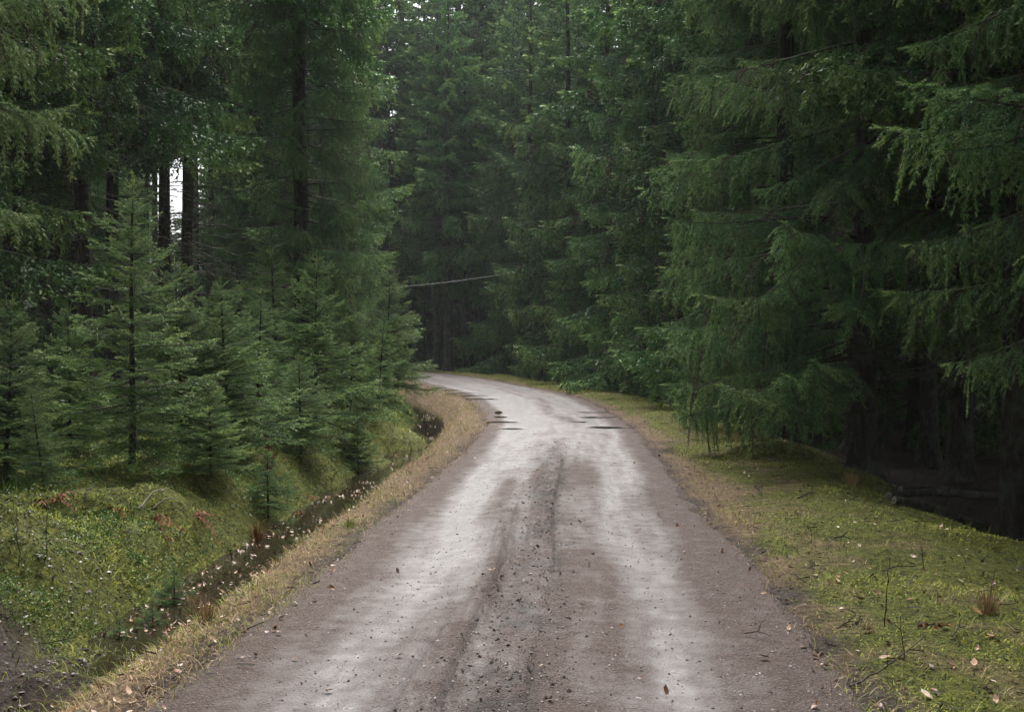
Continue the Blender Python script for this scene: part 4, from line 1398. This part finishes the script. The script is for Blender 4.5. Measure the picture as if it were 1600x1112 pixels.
# dead bracken and tussocks
def frond_plant(name, p, n, L, up, m, label, cat, rng, group=None, leaf=0.05):
    e = empty(name, tuple(p)); tag(e, label, cat, group)
    for k in range(n):
        mb = MB()
        az = rng.random() * 6.28; l = L * (0.7 + 0.6 * rng.random())
        t = np.linspace(0, 1, 9)
        rx = l * t * (1 - up * 0.6); rz = l * (up * t - (0.35 + 0.5 * rng.random()) * t ** 2)
        P = np.stack([math.cos(az) * rx, math.sin(az) * rx, rz], 1) + rng.normal(size=(9, 3)) * 0.008
        tube(mb, P, np.linspace(0.004, 0.0015, 9), 3, 0.3)
        tg = norm(np.gradient(P, axis=0)); la = norm(np.cross(tg, [0, 0, 1.0]) + 1e-6)
        for i in range(1, 9):
            for sd in (-1, 1):
                for q in range(2):
                    d = tg[i] * 0.5 + la[i] * sd + np.array([0, 0, -0.5 - 0.6 * rng.random()])
                    d = d / np.linalg.norm(d) * leaf * (1.2 - 0.7 * t[i]) * (0.7 + 0.6 * rng.random())
                    b = P[i] + (P[i] - P[i - 1]) * rng.random()
                    s_ = tg[i] * leaf * 0.22
                    mb.add(np.array([b - s_, b + s_, b + d]), np.array([(0, 1, 2)]), rng.random())
        link('frond', mb.mesh('frond', [m]), e)
    return e


rr = np.random.default_rng(8)
for px, py, n, L, up, lab in ((236, 812, 9, 0.42, 0.35, 'collapsed orange brown bracken below the tallest young spruce'),
                              (300, 806, 7, 0.34, 0.3, 'low brown bracken right of the collapsed orange bracken'),
                              (178, 797, 5, 0.3, 0.4, 'small brown bracken left of the collapsed orange bracken'),
                              (420, 752, 8, 0.5, 1.25, 'tall hanging brown bracken beside the seedling spruce'),
                              (482, 783, 6, 0.28, 0.7, 'upright brown bracken near the middle of the moss bank'),
                              (456, 805, 7, 0.24, 0.5, 'brown bracken tuft at the edge of the ditch leaves'),
                              (75, 790, 6, 0.34, 0.7, 'rust brown bracken at the far left under the small spruces'),
                              (1200, 690, 4, 0.22, 0.6, 'rust brown fern tips on the mossy mound right of the road'),
                              (1465, 982, 4, 0.16, 0.5, 'orange brown fern piece on the near right verge')):
    p = on_floor(px, py, 0.0)
    frond_plant('dead_bracken', p, n, L, up, BRACKEN, lab, 'bracken', rr, 'dead bracken ferns')


def tussock(p, n, h, m, label, rng, tone0=0.2, name='grass_tussock', lean=0.4):
    mb = MB()
    a = rng.random(n) * 6.28; r = 0.05 * np.sqrt(rng.random(n))
    blades(mb, np.cos(a) * r, np.sin(a) * r, np.full(n, -0.02), h * (0.6 + 0.5 * rng.random(n)), np.full(n, 0.006), np.abs(rng.normal(0, lean, n)).clip(0, 1.2),
           np.clip(tone0 + 0.3 * rng.random(n), 0, 1), a, 0.3)
    o = link(name, mb.mesh(name, [m]), None, tuple(p))
    return tag(o, label, 'tussock', 'grass tussocks')


for px, py, h, m, t0, lab in ((401, 850, 0.30, BRACKEN, 0.2, 'rust brown upright tussock standing in the ditch leaves'),
                              (320, 975, 0.22, DRY, 0.1, 'brown grass tussock near the lower end of the ditch verge'),
                              (300, 955, 0.18, DRY, 0.2, 'dry tussock beside the ditch end'),
                              (1545, 960, 0.18, DRY, 0.1, 'dark dry tussock on the right bank crest near the picture edge'),
                              (1330, 760, 0.25, DRY, 0.4, 'pale arching tussock on the crest above the fallen logs'),
                              (450, 842, 0.2, BERRY, 0.3, 'green rush tussock at the ditch water edge'),
                              (1150, 690, 0.2, DRY, 0.3, 'dry tussock left of the mossy mound'),
                              (545, 825, 0.12, MOSS, 0.3, 'short green tussock in the dry left verge')):
    tussock(on_floor(px, py, 0.0), 90, h, m, lab, rr, t0)


# twisted pale cable across the bend
A, B = np.array([at(600, 52), 52, CAM_H + (530 - 450) / F_PX * 52]), np.array([at(850, 50), 50, CAM_H + (530 - 417) / F_PX * 50])
e = empty('cable', tuple(A)); tag(e, 'thin pale twisted cable strung between trees across the far bend', 'cable')
for ph, m, r in ((0.0, 'pale', 0.010), (math.pi, 'dark', 0.010)):
    t = np.linspace(0, 1, 140)[:, None]
    P = (B - A) * t + np.array([0, 0, -0.12]) * (4 * t * (1 - t))
    w = t[:, 0] * 2 * math.pi * 30 + ph
    P = P + 0.014 * np.stack([np.zeros(140), np.cos(w), np.sin(w)], 1)
    mb = MB(); tube(mb, P, np.full(140, r), 5, 0.5)
    cm, n_, b_ = mat(m + '_strand')
    b_.inputs['Base Color'].default_value = (0.38, 0.40, 0.40, 1) if m == 'pale' else (0.05, 0.06, 0.06, 1)
    link('strand', mb.mesh('strand', [cm], True), e)

if HAZE:
    # ------------------------------------------------------------------ damp air
    hm = bpy.data.materials.new('damp_air'); hm.use_nodes = True
    hn = hm.node_tree; hn.nodes.clear()
    pv = hn.nodes.new('ShaderNodeVolumePrincipled')
    pv.inputs['Color'].default_value = (0.86, 0.92, 0.95, 1)
    pv.inputs['Density'].default_value = HAZE
    ho = hn.nodes.new('ShaderNodeOutputMaterial')
    hn.links.new(pv.outputs[0], ho.inputs['Volume'])
    v = np.array([(x, y, z) for x in (-145, 145) for y in (-65, 265) for z in (-3.5, 34)], float)
    f = np.array([(0, 1, 3, 2), (4, 6, 7, 5), (0, 4, 5, 1), (2, 3, 7, 6), (0, 2, 6, 4), (1, 5, 7, 3)])
    tag(link('haze', raw_mesh('haze', v, np.zeros((0, 3), np.int64), f, hm)), 'thin damp haze filling the wood', 'haze', kind='stuff')
